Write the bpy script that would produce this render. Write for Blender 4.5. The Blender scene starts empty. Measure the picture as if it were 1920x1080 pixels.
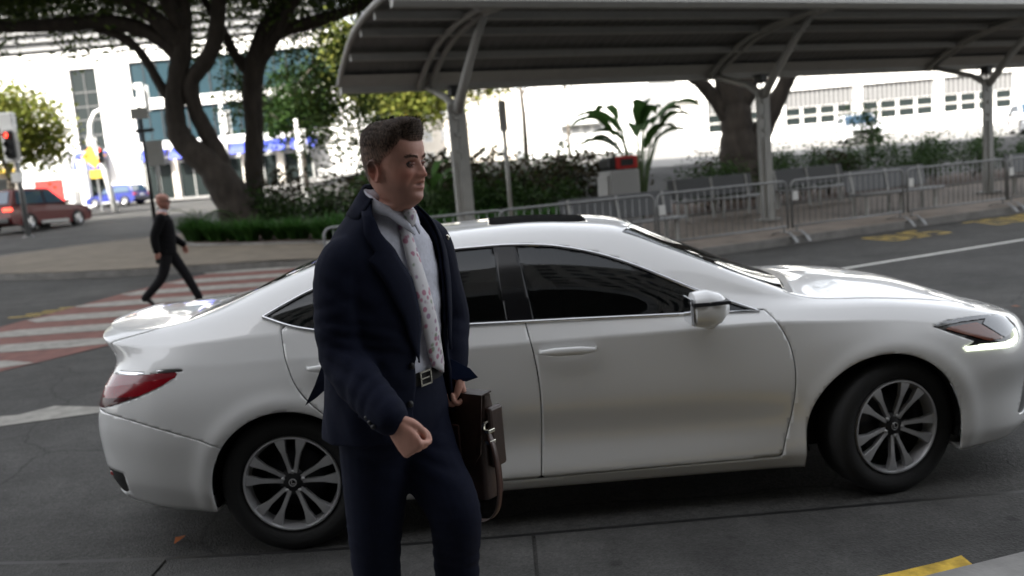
import bpy, bmesh, math, random
import numpy as np
from mathutils import Vector, Matrix
R = math.radians
random.seed(7)
rng = np.random.default_rng(11)
SC = bpy.context.scene
COL = SC.collection

# ------------------------------------------------------------------ camera
CAM_Z = 1.65
roll = 0.0875
pitch = R(7.278)
F_ = Vector((0, math.cos(pitch), -math.sin(pitch)))
R0 = Vector((1, 0, 0)); U0 = Vector((0, math.sin(pitch), math.cos(pitch)))
Rv = math.cos(roll) * R0 - math.sin(roll) * U0
Uv = math.cos(roll) * U0 + math.sin(roll) * R0
cam = bpy.data.cameras.new('camera')
cam.sensor_width = 36.0; cam.lens = 29.25
cam.clip_start = 0.05; cam.clip_end = 3000
cam.dof.use_dof = True; cam.dof.focus_distance = 2.7; cam.dof.aperture_fstop = 2.2
camo = bpy.data.objects.new('camera', cam); COL.objects.link(camo)
m = Matrix(((Rv.x, Uv.x, -F_.x, 0), (Rv.y, Uv.y, -F_.y, 0), (Rv.z, Uv.z, -F_.z, CAM_Z), (0, 0, 0, 1)))
camo.matrix_world = m
SC.camera = camo

# ------------------------------------------------------------------ light
SUN_EL, SUN_AZ = 40.0, 205.0          # azimuth clockwise from +Y : behind the camera
w = bpy.data.worlds.new('World'); SC.world = w; w.use_nodes = True
nt = w.node_tree; nt.nodes.clear()
sky = nt.nodes.new('ShaderNodeTexSky'); sky.sky_type = 'NISHITA'; sky.sun_disc = False
sky.sun_elevation = R(SUN_EL); sky.sun_rotation = R(SUN_AZ); sky.air_density = 1.0; sky.dust_density = 2.5
bg = nt.nodes.new('ShaderNodeBackground'); bg.inputs[1].default_value = 0.15
wo = nt.nodes.new('ShaderNodeOutputWorld')
hs_ = nt.nodes.new('ShaderNodeHueSaturation'); hs_.inputs['Saturation'].default_value = .20
nt.links.new(sky.outputs[0], hs_.inputs['Color']); nt.links.new(hs_.outputs[0], bg.inputs[0]); nt.links.new(bg.outputs[0], wo.inputs[0])
sl = bpy.data.lights.new('sun', 'SUN'); sl.energy = 4.5; sl.angle = R(0.5); sl.color = (1, .95, .87)
so = bpy.data.objects.new('sun', sl); COL.objects.link(so)
az, el = R(SUN_AZ), R(SUN_EL)
sdir = Vector((math.sin(az) * math.cos(el), math.cos(az) * math.cos(el), math.sin(el)))
so.rotation_euler = sdir.to_track_quat('Z', 'Y').to_euler(); so.location = (0, 0, 60)
SC.view_settings.view_transform = 'Standard'; SC.view_settings.look = 'None'
SC.view_settings.gamma = 1.0; SC.view_settings.use_curve_mapping = False
SC.view_settings.exposure = 1.85
SC.render.engine = 'CYCLES'
SC.cycles.max_bounces = 8; SC.cycles.diffuse_bounces = 4; SC.cycles.glossy_bounces = 4
SC.cycles.transparent_max_bounces = 8; SC.cycles.use_denoising = True
SC.cycles.caustics_reflective = False; SC.cycles.caustics_refractive = False

# ------------------------------------------------------------------ materials
M = {}
def mat(name, col, rough=.6, metal=0., noise=0., scale=8., bump=0., bscale=None, coat=0., spec=.5, emit=None, estr=0., col2=None, stretch=None, sheen=0., detail=6.):
    m = bpy.data.materials.new(name); m.use_nodes = True
    n = m.node_tree; b = n.nodes['Principled BSDF']
    c = tuple(col) + (1,)
    b.inputs['Base Color'].default_value = c
    b.inputs['Roughness'].default_value = rough; b.inputs['Metallic'].default_value = metal
    b.inputs['Specular IOR Level'].default_value = spec
    b.inputs['Coat Weight'].default_value = coat; b.inputs['Coat Roughness'].default_value = .04
    if sheen: b.inputs['Sheen Weight'].default_value = sheen; b.inputs['Sheen Roughness'].default_value = .4
    if emit: b.inputs['Emission Color'].default_value = tuple(emit) + (1,); b.inputs['Emission Strength'].default_value = estr
    if noise or bump:
        tc = n.nodes.new('ShaderNodeTexCoord'); src = tc.outputs['Object']
        if stretch:
            mp = n.nodes.new('ShaderNodeMapping'); mp.inputs['Scale'].default_value = stretch
            n.links.new(src, mp.inputs[0]); src = mp.outputs[0]
        nz = n.nodes.new('ShaderNodeTexNoise'); nz.inputs['Scale'].default_value = scale; nz.inputs['Detail'].default_value = detail
        nz.inputs['Roughness'].default_value = .62
        n.links.new(src, nz.inputs[0])
        if noise:
            r = n.nodes.new('ShaderNodeValToRGB')
            r.color_ramp.elements[0].position = .3; r.color_ramp.elements[1].position = .7
            a = tuple(max(0, v * (1 - noise)) for v in col); d = tuple(v * (1 + noise) for v in (col2 or col))
            r.color_ramp.elements[0].color = a + (1,); r.color_ramp.elements[1].color = d + (1,)
            n.links.new(nz.outputs[0], r.inputs[0]); n.links.new(r.outputs[0], b.inputs['Base Color'])
        if bump:
            bn = nz
            if bscale:
                bn = n.nodes.new('ShaderNodeTexNoise'); bn.inputs['Scale'].default_value = bscale; bn.inputs['Detail'].default_value = 4
                n.links.new(src, bn.inputs[0])
            bp = n.nodes.new('ShaderNodeBump'); bp.inputs['Strength'].default_value = bump; bp.inputs['Distance'].default_value = .01
            n.links.new(bn.outputs[0], bp.inputs['Height']); n.links.new(bp.outputs[0], b.inputs['Normal'])
    M[name] = m
    return m

def leafmat(name, c1, c2, rough=.5, trans=.35):
    """two-tone foliage: colour varies leaf by leaf, a little light comes through"""
    m = bpy.data.materials.new(name); m.use_nodes = True
    n = m.node_tree; b = n.nodes['Principled BSDF']; out = n.nodes['Material Output']
    g_ = n.nodes.new('ShaderNodeNewGeometry'); r = n.nodes.new('ShaderNodeValToRGB')
    r.color_ramp.elements[0].color = tuple(c1) + (1,); r.color_ramp.elements[1].color = tuple(c2) + (1,)
    n.links.new(g_.outputs['Random Per Island'], r.inputs[0]); n.links.new(r.outputs[0], b.inputs['Base Color'])
    b.inputs['Roughness'].default_value = rough; b.inputs['Specular IOR Level'].default_value = .15
    t = n.nodes.new('ShaderNodeBsdfTranslucent'); n.links.new(r.outputs[0], t.inputs[0])
    mx = n.nodes.new('ShaderNodeMixShader'); mx.inputs[0].default_value = trans
    n.links.new(b.outputs[0], mx.inputs[1]); n.links.new(t.outputs[0], mx.inputs[2]); n.links.new(mx.outputs[0], out.inputs[0])
    M[name] = m
    return m

def ground_mat(name, col, crack=.0, blot=.4, speck=.35, spots=0.):
    """road surface: broad stains, fine stone specks, hairline cracks and dropped dark spots"""
    m = bpy.data.materials.new(name); m.use_nodes = True; n = m.node_tree; b = n.nodes['Principled BSDF']; L = n.links.new
    tc = n.nodes.new('ShaderNodeTexCoord')
    def noise(scale, detail=8, ro=.6, mp=None):
        q = n.nodes.new('ShaderNodeTexNoise'); q.inputs['Scale'].default_value = scale; q.inputs['Detail'].default_value = detail; q.inputs['Roughness'].default_value = ro
        L(mp or tc.outputs['Object'], q.inputs[0]); return q
    def ramp_(src, p0, v0, p1, v1):
        r = n.nodes.new('ShaderNodeMapRange'); r.inputs[1].default_value = p0; r.inputs[2].default_value = p1; r.inputs[3].default_value = v0; r.inputs[4].default_value = v1; L(src, r.inputs[0]); return r.outputs[0]
    def mul(a, c):
        q = n.nodes.new('ShaderNodeMath'); q.operation = 'MULTIPLY'; L(a, q.inputs[0]); L(c, q.inputs[1]); return q.outputs[0]
    f = ramp_(noise(.55, 6).outputs[0], .3, 1 - blot, .7, 1 + blot*.7)
    f = mul(f, ramp_(noise(4.5, 8, .7).outputs[0], .3, 1 - blot*.5, .7, 1 + blot*.5))
    mp = n.nodes.new('ShaderNodeMapping'); mp.inputs['Scale'].default_value = (.25, 2.2, 1); L(tc.outputs['Object'], mp.inputs[0])
    f = mul(f, ramp_(noise(1.2, 5, .6, mp.outputs[0]).outputs[0], .35, 1 - blot*.35, .65, 1 + blot*.3))        # wheel-worn streaks along the lane
    v = n.nodes.new('ShaderNodeTexVoronoi'); v.inputs['Scale'].default_value = 95; L(tc.outputs['Object'], v.inputs['Vector'])
    sc_ = n.nodes.new('ShaderNodeSeparateColor'); L(v.outputs['Color'], sc_.inputs[0]); f = mul(f, ramp_(sc_.outputs[0], 0, 1 - speck, 1, 1 + speck))
    if crack:
        ws = n.nodes.new('ShaderNodeMixRGB'); ws.blend_type = 'ADD'; ws.inputs[0].default_value = .35; L(tc.outputs['Object'], ws.inputs[1]); L(noise(1.6, 6).outputs['Color'], ws.inputs[2])
        c = n.nodes.new('ShaderNodeTexVoronoi'); c.feature = 'DISTANCE_TO_EDGE'; c.inputs['Scale'].default_value = .42; L(ws.outputs[0], c.inputs['Vector'])
        f = mul(f, ramp_(c.outputs['Distance'], .0, 1 - crack, .006, 1))
    if spots:
        c = n.nodes.new('ShaderNodeTexVoronoi'); c.inputs['Scale'].default_value = 3.3; L(tc.outputs['Object'], c.inputs['Vector'])
        f = mul(f, ramp_(c.outputs['Distance'], .05, 1 - spots, .13, 1))
    mx = n.nodes.new('ShaderNodeMixRGB'); mx.blend_type = 'MULTIPLY'; mx.inputs[0].default_value = 1; mx.inputs[1].default_value = tuple(col) + (1,); L(f, mx.inputs[2]); L(mx.outputs[0], b.inputs['Base Color'])
    b.inputs['Roughness'].default_value = .85; b.inputs['Specular IOR Level'].default_value = .35
    bp = n.nodes.new('ShaderNodeBump'); bp.inputs['Strength'].default_value = .55; bp.inputs['Distance'].default_value = .006; L(v.outputs['Distance'], bp.inputs['Height']); L(bp.outputs[0], b.inputs['Normal'])
    M[name] = m
ground_mat('asphalt', (.052, .051, .048), crack=.55, blot=.42)
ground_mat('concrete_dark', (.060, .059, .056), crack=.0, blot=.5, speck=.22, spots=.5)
mat('concrete_kerb', (.20, .195, .185), .85, noise=.3, scale=3, bump=.3, bscale=60, detail=10)
mat('paving', (.20, .165, .135), .85, noise=.28, scale=2.5, bump=.3, bscale=50, detail=10)
mat('paving_grey', (.145, .122, .092), .85, noise=.25, scale=2.0, bump=.3, bscale=50, detail=10)
mat('mulch', (.06, .038, .026), .95, noise=.6, scale=14, bump=1.0, bscale=40)
mat('paint_white', (.62, .62, .58), .7, noise=.18, scale=9)
mat('paint_worn', (.25, .24, .215), .75, noise=.35, scale=7)
mat('paint_red', (.145, .058, .046), .75, noise=.28, scale=6)
mat('paint_yellow', (.50, .33, .035), .75, noise=.5, scale=14, detail=12)
mat('paint_yellow_worn', (.38, .27, .06), .75, noise=.6, scale=25)
mat('wall_white', (.78, .77, .74), .8, noise=.05, scale=.6)
mat('wall_cream', (.62, .57, .50), .85, noise=.08, scale=.6)
mat('wall_grey', (.42, .42, .41), .8, noise=.1, scale=.5)
mat('tower_grey', (.11, .11, .11), .8, noise=.1, scale=.5); mat('louvre_grey', (.19, .19, .187), .7)
mat('wall_beige', (.36, .34, .31), .85, noise=.1, scale=.4)
mat('glass_dark', (.016, .021, .021), .12, spec=.12)
mat('glass_blue', (.022, .042, .052), .12, spec=.15)
mat('awning_blue', (.03, .05, .42), .6, noise=.15, scale=4)
mat('metal_galv', (.26, .265, .265), .5, .5, noise=.15, scale=20)
mat('metal_paint', (.42, .42, .40), .5, noise=.06, scale=5)
mat('roof_sheet', (.20, .20, .195), .5, .0, noise=.08, scale=3)
mat('bench_grey', (.085, .088, .092), .55, 0, noise=.1, scale=20)
mat('black', (.012, .012, .012), .5)
mat('dark_trim', (.018, .018, .02), .35)
mat('plate_white', (.72, .72, .70), .5)
mat('red_plastic', (.50, .018, .014), .4)
mat('sign_orange', (.80, .30, .03), .5)
mat('sign_red', (.70, .02, .015), .45)
mat('bark', (.036, .029, .023), .95, noise=.45, scale=5, bump=1.0, bscale=14, stretch=(1, 1, .35))
mat('bark_pale', (.12, .10, .08), .95, noise=.4, scale=6, bump=.8, bscale=16)
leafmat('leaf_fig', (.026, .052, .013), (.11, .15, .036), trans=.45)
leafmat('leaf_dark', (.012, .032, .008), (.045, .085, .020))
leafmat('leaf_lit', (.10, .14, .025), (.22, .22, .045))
leafmat('leaf_red', (.016, .020, .009), (.050, .036, .018))
leafmat('leaf_strap', (.022, .07, .016), (.06, .15, .03))
leafmat('leaf_banana', (.020, .055, .012), (.06, .12, .03), rough=.35)
mat('leaf_fallen', (.45, .12, .02), .8)

mat('lamp_red', (.5, .02, .01), .3, emit=(1, .05, .03), estr=2.0); mat('lamp_off', (.03, .03, .02), .3)
mat('car_red', (.085, .005, .006), .35, coat=.25, spec=.25); mat('car_blue', (.015, .025, .17), .35, coat=.25, spec=.25); mat('car_white', (.75, .76, .77), .3, coat=1.0)
mat('glass_car', (.03, .06, .10), .05, spec=.9); mat('tail_red', (.35, .01, .01), .2, coat=1.0); mat('tail_lit', (.6, .02, .02), .3, emit=(1, .06, .03), estr=1.6)
mat('tyre', (.014, .014, .014), .8, bump=.3, scale=60); mat('alloy', (.55, .55, .56), .28, .95); mat('alloy_dark', (.05, .05, .055), .4, .6); mat('chrome', (.8, .81, .82), .08, 1.0)

# ------------------------------------------------------------------ mesh helpers
class MB:
    def __init__(s): s.v = []; s.f = []
    def add(s, v, f):
        o = len(s.v); s.v += [tuple(p) for p in v]; s.f += [tuple(i + o for i in q) for q in f]; return s
    def box(s, c, d, rz=0., mtx=None):
        x, y, z = d[0] / 2, d[1] / 2, d[2] / 2
        P = [Vector(p) for p in ((-x,-y,-z),(x,-y,-z),(x,y,-z),(-x,y,-z),(-x,-y,z),(x,-y,z),(x,y,z),(-x,y,z))]
        mm = mtx if mtx is not None else Matrix.Rotation(rz, 3, 'Z')
        P = [mm @ p + Vector(c) for p in P]
        return s.add(P, [(0,3,2,1),(4,5,6,7),(0,1,5,4),(1,2,6,5),(2,3,7,6),(3,0,4,7)])
    def beam(s, a, b, w, h, up=(0, 0, 1)):
        a, b = Vector(a), Vector(b); d = (b - a); L = d.length; d.normalize()
        u = Vector(up); x = d.cross(u)
        if x.length < 1e-4: x = d.cross(Vector((1, 0, 0)))
        x.normalize(); z = x.cross(d)
        mm = Matrix((x, d, z)).transposed()
        return s.box((a + b) / 2, (w, L, h), mtx=mm)
    def tube(s, pts, r, n=8, caps=True):
        P = [Vector(p) for p in pts]; k = len(P)
        rr = r if hasattr(r, '__len__') else [r] * k
        T = [(P[min(i + 1, k - 1)] - P[max(i - 1, 0)]).normalized() for i in range(k)]
        x = T[0].cross(Vector((0, 0, 1)))
        if x.length < 1e-3: x = T[0].cross(Vector((0, 1, 0)))
        x.normalize(); V = []
        for i in range(k):
            x = (x - T[i] * x.dot(T[i]))
            x.normalize(); y = T[i].cross(x)
            for j in range(n):
                a = 2 * math.pi * j / n
                V.append(P[i] + (x * math.cos(a) + y * math.sin(a)) * rr[i])
        Fc = [(i*n+j, i*n+(j+1)%n, (i+1)*n+(j+1)%n, (i+1)*n+j) for i in range(k-1) for j in range(n)]
        if caps: Fc += [tuple(range(n - 1, -1, -1)), tuple((k-1)*n + j for j in range(n))]
        return s.add(V, Fc)
    def lathe(s, prof, n=24, axis='z', c=(0, 0, 0), caps=False):
        V = []
        for (r, h) in prof:
            for j in range(n):
                a = 2 * math.pi * j / n; x, y = r * math.cos(a), r * math.sin(a)
                p = (x, y, h) if axis == 'z' else ((x, h, y) if axis == 'y' else (h, x, y))
                V.append((p[0] + c[0], p[1] + c[1], p[2] + c[2]))
        k = len(prof)
        Fc = [(i*n+j, i*n+(j+1)%n, (i+1)*n+(j+1)%n, (i+1)*n+j) for i in range(k-1) for j in range(n)]
        if caps: Fc += [tuple(range(n)), tuple((k-1)*n + j for j in range(n))]
        return s.add(V, Fc)
    def sphere(s, c, r, n=12, sc=(1, 1, 1)):
        pr = [(max(1e-4, math.sin(math.pi * i / n)), -math.cos(math.pi * i / n)) for i in range(n + 1)]
        t = MB().lathe(pr, n * 2)
        return s.add([(c[0] + p[0]*r*sc[0], c[1] + p[1]*r*sc[1], c[2] + p[2]*r*sc[2]) for p in t.v], t.f)
    def prism(s, poly, h, mtx=None, off=(0, 0, 0)):
        """polygon in xy extruded by h in z"""
        k = len(poly); V = [Vector((p[0], p[1], 0)) for p in poly] + [Vector((p[0], p[1], h)) for p in poly]
        if mtx is not None: V = [mtx @ p for p in V]
        V = [p + Vector(off) for p in V]
        return s.add(V, [tuple(range(k - 1, -1, -1)), tuple(range(k, 2*k))] + [(i, (i+1)%k, k+(i+1)%k, k+i) for i in range(k)])
    def build(s, name, material, parent=None, smooth=False, bevel=0., subsurf=0, sharp=None):
        return mkobj(name, s.v, s.f, material, parent, smooth, bevel, subsurf, sharp)

def mkmesh(name, v, f, material, smooth=False, sharp=None):
    me = bpy.data.meshes.new(name); me.from_pydata([tuple(p) for p in v], [], f); me.update()
    if material is not None: me.materials.append(M[material] if isinstance(material, str) else material)
    if smooth: me.polygons.foreach_set('use_smooth', [True] * len(me.polygons))
    if sharp: me.set_sharp_from_angle(angle=R(sharp))
    return me

def mkobj(name, v, f, material, parent=None, smooth=False, bevel=0., subsurf=0, sharp=None, fixn=True):
    me = mkmesh(name, v, f, material, smooth, sharp)
    if fixn:
        bm = bmesh.new(); bm.from_mesh(me); bmesh.ops.recalc_face_normals(bm, faces=bm.faces); bm.to_mesh(me); bm.free()
    o = bpy.data.objects.new(name, me); COL.objects.link(o)
    if parent is not None: o.parent = parent
    if bevel:
        b = o.modifiers.new('bevel', 'BEVEL'); b.width = bevel; b.segments = 2; b.limit_method = 'ANGLE'; b.angle_limit = R(40)
    if subsurf:
        b = o.modifiers.new('sub', 'SUBSURF'); b.levels = subsurf; b.render_levels = subsurf
    return o

def fast_mesh(name, V, F4, material, parent=None, smooth=False):
    """V (n,3) array, F4 (m,4) index array"""
    me = bpy.data.meshes.new(name); me.vertices.add(len(V)); me.vertices.foreach_set('co', np.asarray(V, np.float32).ravel())
    k = F4.shape[1]
    me.loops.add(F4.size); me.loops.foreach_set('vertex_index', F4.astype(np.int32).ravel())
    me.polygons.add(len(F4)); me.polygons.foreach_set('loop_start', np.arange(0, F4.size, k, dtype=np.int32))
    me.update(calc_edges=True)
    if smooth: me.polygons.foreach_set('use_smooth', [True] * len(F4))
    me.materials.append(M[material] if isinstance(material, str) else material)
    o = bpy.data.objects.new(name, me); COL.objects.link(o)
    if parent is not None: o.parent = parent
    return o

def empty(name, loc=(0, 0, 0), rz=0.):
    o = bpy.data.objects.new(name, None); o.location = loc; o.rotation_euler = (0, 0, rz); o.empty_display_size = .2
    COL.objects.link(o); return o
def tag(o, label, cat, group=None):
    o['label'] = label; o['category'] = cat
    if group: o['group'] = group
    return o
def thing(name, label, cat, loc=(0, 0, 0), rz=0., group=None):
    return tag(empty(name, loc, rz), label, cat, group)
def struct(o): o['kind'] = 'structure'; return o
def stuff(o): o['kind'] = 'stuff'; return o
def link_copy(o, parent=None, loc=None, rz=None):
    kids = [c for c in KIDS.get(o, [])]
    c = o.copy(); COL.objects.link(c)
    if parent is not None: c.parent = parent
    if loc is not None: c.location = loc
    if rz is not None: c.rotation_euler = (0, 0, rz)
    return c
KIDS = {}
def copy_tree(o, loc=None, rz=None, label=None, parent=None):
    c = o.copy(); COL.objects.link(c)
    if parent is not None: c.parent = parent
    if loc is not None: c.location = loc
    if rz is not None: c.rotation_euler = (0, 0, rz)
    if label: c['label'] = label
    for ch in [x for x in bpy.data.objects if x.parent == o]: copy_tree(ch, parent=c)
    return c

# ------------------------------------------------------------------ cutting a surface along a curve
class Cut:
    """polygon surface that can be split along the zero line of a function"""
    def __init__(s, V, F): s.V = [tuple(map(float, p)) for p in V]; s.F = [tuple(f) for f in F]
    def split(s, phi):
        d = np.asarray(phi(np.array(s.V)), float); d[np.abs(d) < 1e-7] = 1e-7
        ins, outs = [], []; cache = {}
        pos = d > 0
        for f in s.F:
            p = [pos[i] for i in f]
            if all(p): outs.append(f); continue
            if not any(p): ins.append(f); continue
            a, b = [], []
            n = len(f)
            for k in range(n):
                i, j = f[k], f[(k + 1) % n]
                (b if pos[i] else a).append(i)
                if pos[i] != pos[j]:
                    key = (min(i, j), max(i, j))
                    if key not in cache:
                        t = d[i] / (d[i] - d[j]); vi, vj = s.V[i], s.V[j]
                        s.V.append(tuple(vi[q] + t * (vj[q] - vi[q]) for q in range(3))); cache[key] = len(s.V) - 1
                    a.append(cache[key]); b.append(cache[key])
            if len(a) > 2: ins.append(tuple(a))
            if len(b) > 2: outs.append(tuple(b))
        A, B = Cut([], []), Cut([], [])
        A.V, A.F = s._compact(ins); B.V, B.F = s._compact(outs)
        return A, B
    def _compact(s, F):
        mp = {}; V = []; G = []
        for f in F:
            q = []
            for i in f:
                if i not in mp: mp[i] = len(V); V.append(s.V[i])
                q.append(mp[i])
            G.append(tuple(q))
        return V, G

def poly_sd(P, poly):
    """signed distance (negative inside) of 2D points to a closed polygon"""
    P = np.asarray(P); A = np.asarray(poly, float); B = np.roll(A, -1, 0)
    best = np.full(len(P), 1e9); inside = np.zeros(len(P), bool)
    for a, b in zip(A, B):
        ab = b - a; t = np.clip(((P - a) @ ab) / max(1e-12, ab @ ab), 0, 1)
        q = P - a - t[:, None] * ab; best = np.minimum(best, (q * q).sum(1))
        c = (a[1] > P[:, 1]) != (b[1] > P[:, 1])
        if c.any():
            xi = (b[0] - a[0]) * (P[:, 1] - a[1]) / ((b[1] - a[1]) if b[1] != a[1] else 1e-12) + a[0]
            inside ^= c & (P[:, 0] < xi)
    best = np.sqrt(best)
    return np.where(inside, -best, best)
def line_d(P, line):
    P = np.asarray(P); best = np.full(len(P), 1e9)
    for a, b in zip(line[:-1], line[1:]):
        a, b = np.array(a, float), np.array(b, float); ab = b - a
        t = np.clip(((P - a) @ ab) / max(1e-12, ab @ ab), 0, 1); q = P - a - t[:, None] * ab
        best = np.minimum(best, (q * q).sum(1))
    return np.sqrt(best)
def smooth_line(pts, n=8, closed=False):
    """Catmull-Rom through the points"""
    P = [np.array(p, float) for p in pts]; k = len(P); out = []
    rngk = range(k) if closed else range(k - 1)
    for i in rngk:
        p1, p2 = P[i], P[(i + 1) % k]
        p0 = P[(i - 1) % k] if (closed or i > 0) else 2 * p1 - p2
        p3 = P[(i + 2) % k] if (closed or i < k - 2) else 2 * p2 - p1
        for j in range(n):
            t = j / n
            out.append(.5 * (2*p1 + (p2-p0)*t + (2*p0-5*p1+4*p2-p3)*t*t + (3*p1-p0-3*p2+p3)*t**3))
    if not closed: out.append(P[-1])
    return [tuple(p) for p in out]
def hermite(knots, vals, x, sharp=None):
    """C1 cubic through vals[(K, ...)] at knots, evaluated at x; sharp[k] breaks the tangent"""
    K = len(knots); v = np.asarray(vals, float); h = np.diff(knots); dl = np.diff(v, axis=0) / h.reshape((-1,) + (1,) * (v.ndim - 1))
    mL = np.zeros_like(v); mR = np.zeros_like(v)
    for k in range(K):
        if k == 0: c = a = b = dl[0]
        elif k == K - 1: c = a = b = dl[-1]
        else:
            c = (dl[k-1] * h[k] + dl[k] * h[k-1]) / (h[k] + h[k-1]); a, b = dl[k-1], dl[k]
        s = 0 if sharp is None else sharp[k]
        mL[k] = c * (1 - s) + a * s; mR[k] = c * (1 - s) + b * s
    i = np.clip(np.searchsorted(knots, x, side='right') - 1, 0, K - 2)
    t = (x - knots[i]) / h[i]; sh = (-1,) + (1,) * (v.ndim - 1); t = t.reshape(sh); hh = h[i].reshape(sh)
    return (2*t**3-3*t**2+1)*v[i] + (t**3-2*t**2+t)*hh*mR[i] + (-2*t**3+3*t**2)*v[i+1] + (t**3-t**2)*hh*mL[i+1]

# ------------------------------------------------------------------ terrain
DX, DY = .918, .396            # direction of the lane and the kerb
def ST(t, s): return (DX * t - DY * s, DY * t + DX * s)
def sm(x): 
    x = np.clip(x, 0, 1); return x * x * (3 - 2 * x)
def gz(x, y):
    x = np.asarray(x, float); y = np.asarray(y, float)
    s = -DY * x + DX * y; t = DX * x + DY * y
    a = s - 11; z = .025 * (a + np.sqrt(a * a + 1)) - .025 * (-11 + math.sqrt(122))
    b = s - 45; z = z - .01 * (b + np.sqrt(b * b + 4))
    z = z + 1.0 * sm((t - 6) / 10) * sm((s - 19.5) / 5)
    return z
def G(x, y): return float(gz(x, y))
AZ_L = math.atan2(DY, DX)      # rotation of things laid out along the kerb
# ================================================================== SETTING
def sheet(name, xs, ys, dz, material, phi=None, parent=None):
    X, Y = np.meshgrid(xs, ys); Z = gz(X, Y) + dz
    V = np.stack([X.ravel(), Y.ravel(), Z.ravel()], 1); nx = len(xs)
    Fq = [(j*nx+i, j*nx+i+1, (j+1)*nx+i+1, (j+1)*nx+i) for j in range(len(ys)-1) for i in range(nx-1)]
    c = Cut(V, Fq)
    if phi is not None: c, _ = c.split(phi)
    return struct(mkobj(name, c.V, c.F, material, parent, smooth=True, fixn=False))
def poly_sheet(name, poly, dz, material, step=1.0, parent=None):
    A = np.array(poly); lo, hi = A.min(0) - .01, A.max(0) + .01
    xs = np.linspace(lo[0], hi[0], max(2, int((hi[0]-lo[0]) / step) + 2)); ys = np.linspace(lo[1], hi[1], max(2, int((hi[1]-lo[1]) / step) + 2))
    return sheet(name, xs, ys, dz, material, lambda V: poly_sd(V[:, :2], poly), parent)
def kerb(name, line, dz0, h, wd, material, parent=None):
    """kerb stones along a line, lying to the left of it"""
    L = [np.array(p, float) for p in line]; V = []; Fq = []
    for i, p in enumerate(L):
        tg = L[min(i+1, len(L)-1)] - L[max(i-1, 0)]; tg /= np.linalg.norm(tg); nn = np.array([-tg[1], tg[0]]); z = G(*p) + dz0
        q = p + nn * wd; a = p + nn * .03
        V += [(p[0]-nn[0]*.01, p[1]-nn[1]*.01, z - .1), (p[0], p[1], z + h - .03), (a[0], a[1], z + h), (q[0], q[1], z + h), (q[0], q[1], z - .1)]
    for i in range(len(L) - 1):
        for k in range(4): Fq.append((i*5+k, (i+1)*5+k, (i+1)*5+k+1, i*5+k+1))
    return struct(mkobj(name, V, Fq, material, parent, smooth=True, sharp=35))

xs = np.concatenate([np.linspace(-420, -60, 13)[:-1], np.linspace(-60, -16, 23)[:-1], np.linspace(-16, 16, 65)[:-1], np.linspace(16, 70, 28)[:-1], np.linspace(70, 420, 12)])
ys = np.concatenate([np.linspace(-60, -4, 8)[:-1], np.linspace(-4, 28, 65)[:-1], np.linspace(28, 90, 32)[:-1], np.linspace(90, 900, 14)])
road = sheet('road', xs, ys, 0, 'asphalt')

# island + waiting platform (one raised pavement), kerb on its edge
tip = smooth_line([(-10.77, 24.85), (-12.3, 23.6), (-13.5, 21.9), (-13.5, 20.0), (-12.2, 18.55), (-10.2, 17.65), (-8.3, 17.25), (-6.1, 17.05), (-4.4, 17.0), (-2.7, 16.2), (-1.6, 14.6), ST(4.3, 12.35), ST(5.6, 11.92)], 6)
front = tip + [ST(t, 11.92) for t in np.arange(6.5, 62, 1.0)]
island_poly = front + [ST(62, 19.4), ST(30, 19.4), ST(14, 20.0), ST(9, 21.5), (-3.0, 27.5), (-7, 27.0)]
KH = .15
pav = poly_sheet('waiting_platform', island_poly, KH - .004, 'paving', .8)
kerb('kerb', front, 0, KH, .22, 'concrete_kerb')
# grey-brown pavement of the island nose
nose = tip[:-10] + [(-3.2, 18.2), (-4.6, 19.9), (-8.3, 21.3), (-9.6, 24.0)]
poly_sheet('pavement', nose, KH + .002, 'paving_grey', .6)
bed_poly = [(-9.4, 24.6), (-8.6, 22.0), (-8.0, 21.2), (-6.4, 20.5), (-4.6, 19.9), (-2.9, 18.0), (-1.2, 17.2), ST(6, 16.9), ST(12, 16.7), ST(30, 16.7), ST(60, 16.7), ST(60, 19.3), ST(30, 19.3), ST(14, 19.9), ST(9, 21.4), (-3.1, 27.3), (-7, 26.9)]
poly_sheet('garden_bed', bed_poly, KH + .05, 'mulch', .7)
kerb('bed_edging', [(-9.4, 24.6), (-8.6, 22.0), (-8.0, 21.2), (-6.4, 20.5), (-4.6, 19.9), (-2.9, 18.0), (-1.2, 17.2), ST(6, 16.9), ST(12, 16.7), ST(30, 16.7), ST(60, 16.7)], KH, .055, .1, 'concrete_kerb')

# the street beyond on the left: pale sunlit pavement and far kerb
far_pav = [(-70, 66.0), (-6, 58.0), (2, 70.9), (-70, 70.9)]
poly_sheet('far_pavement', far_pav, .12, 'concrete_kerb', 2.5)
right_apron = [ST(16, 24.5), ST(75, 24.5), ST(95, 60), (8, 70), (0, 50)]
poly_sheet('forecourt', right_apron, .01, 'concrete_kerb', 2.0)

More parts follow.
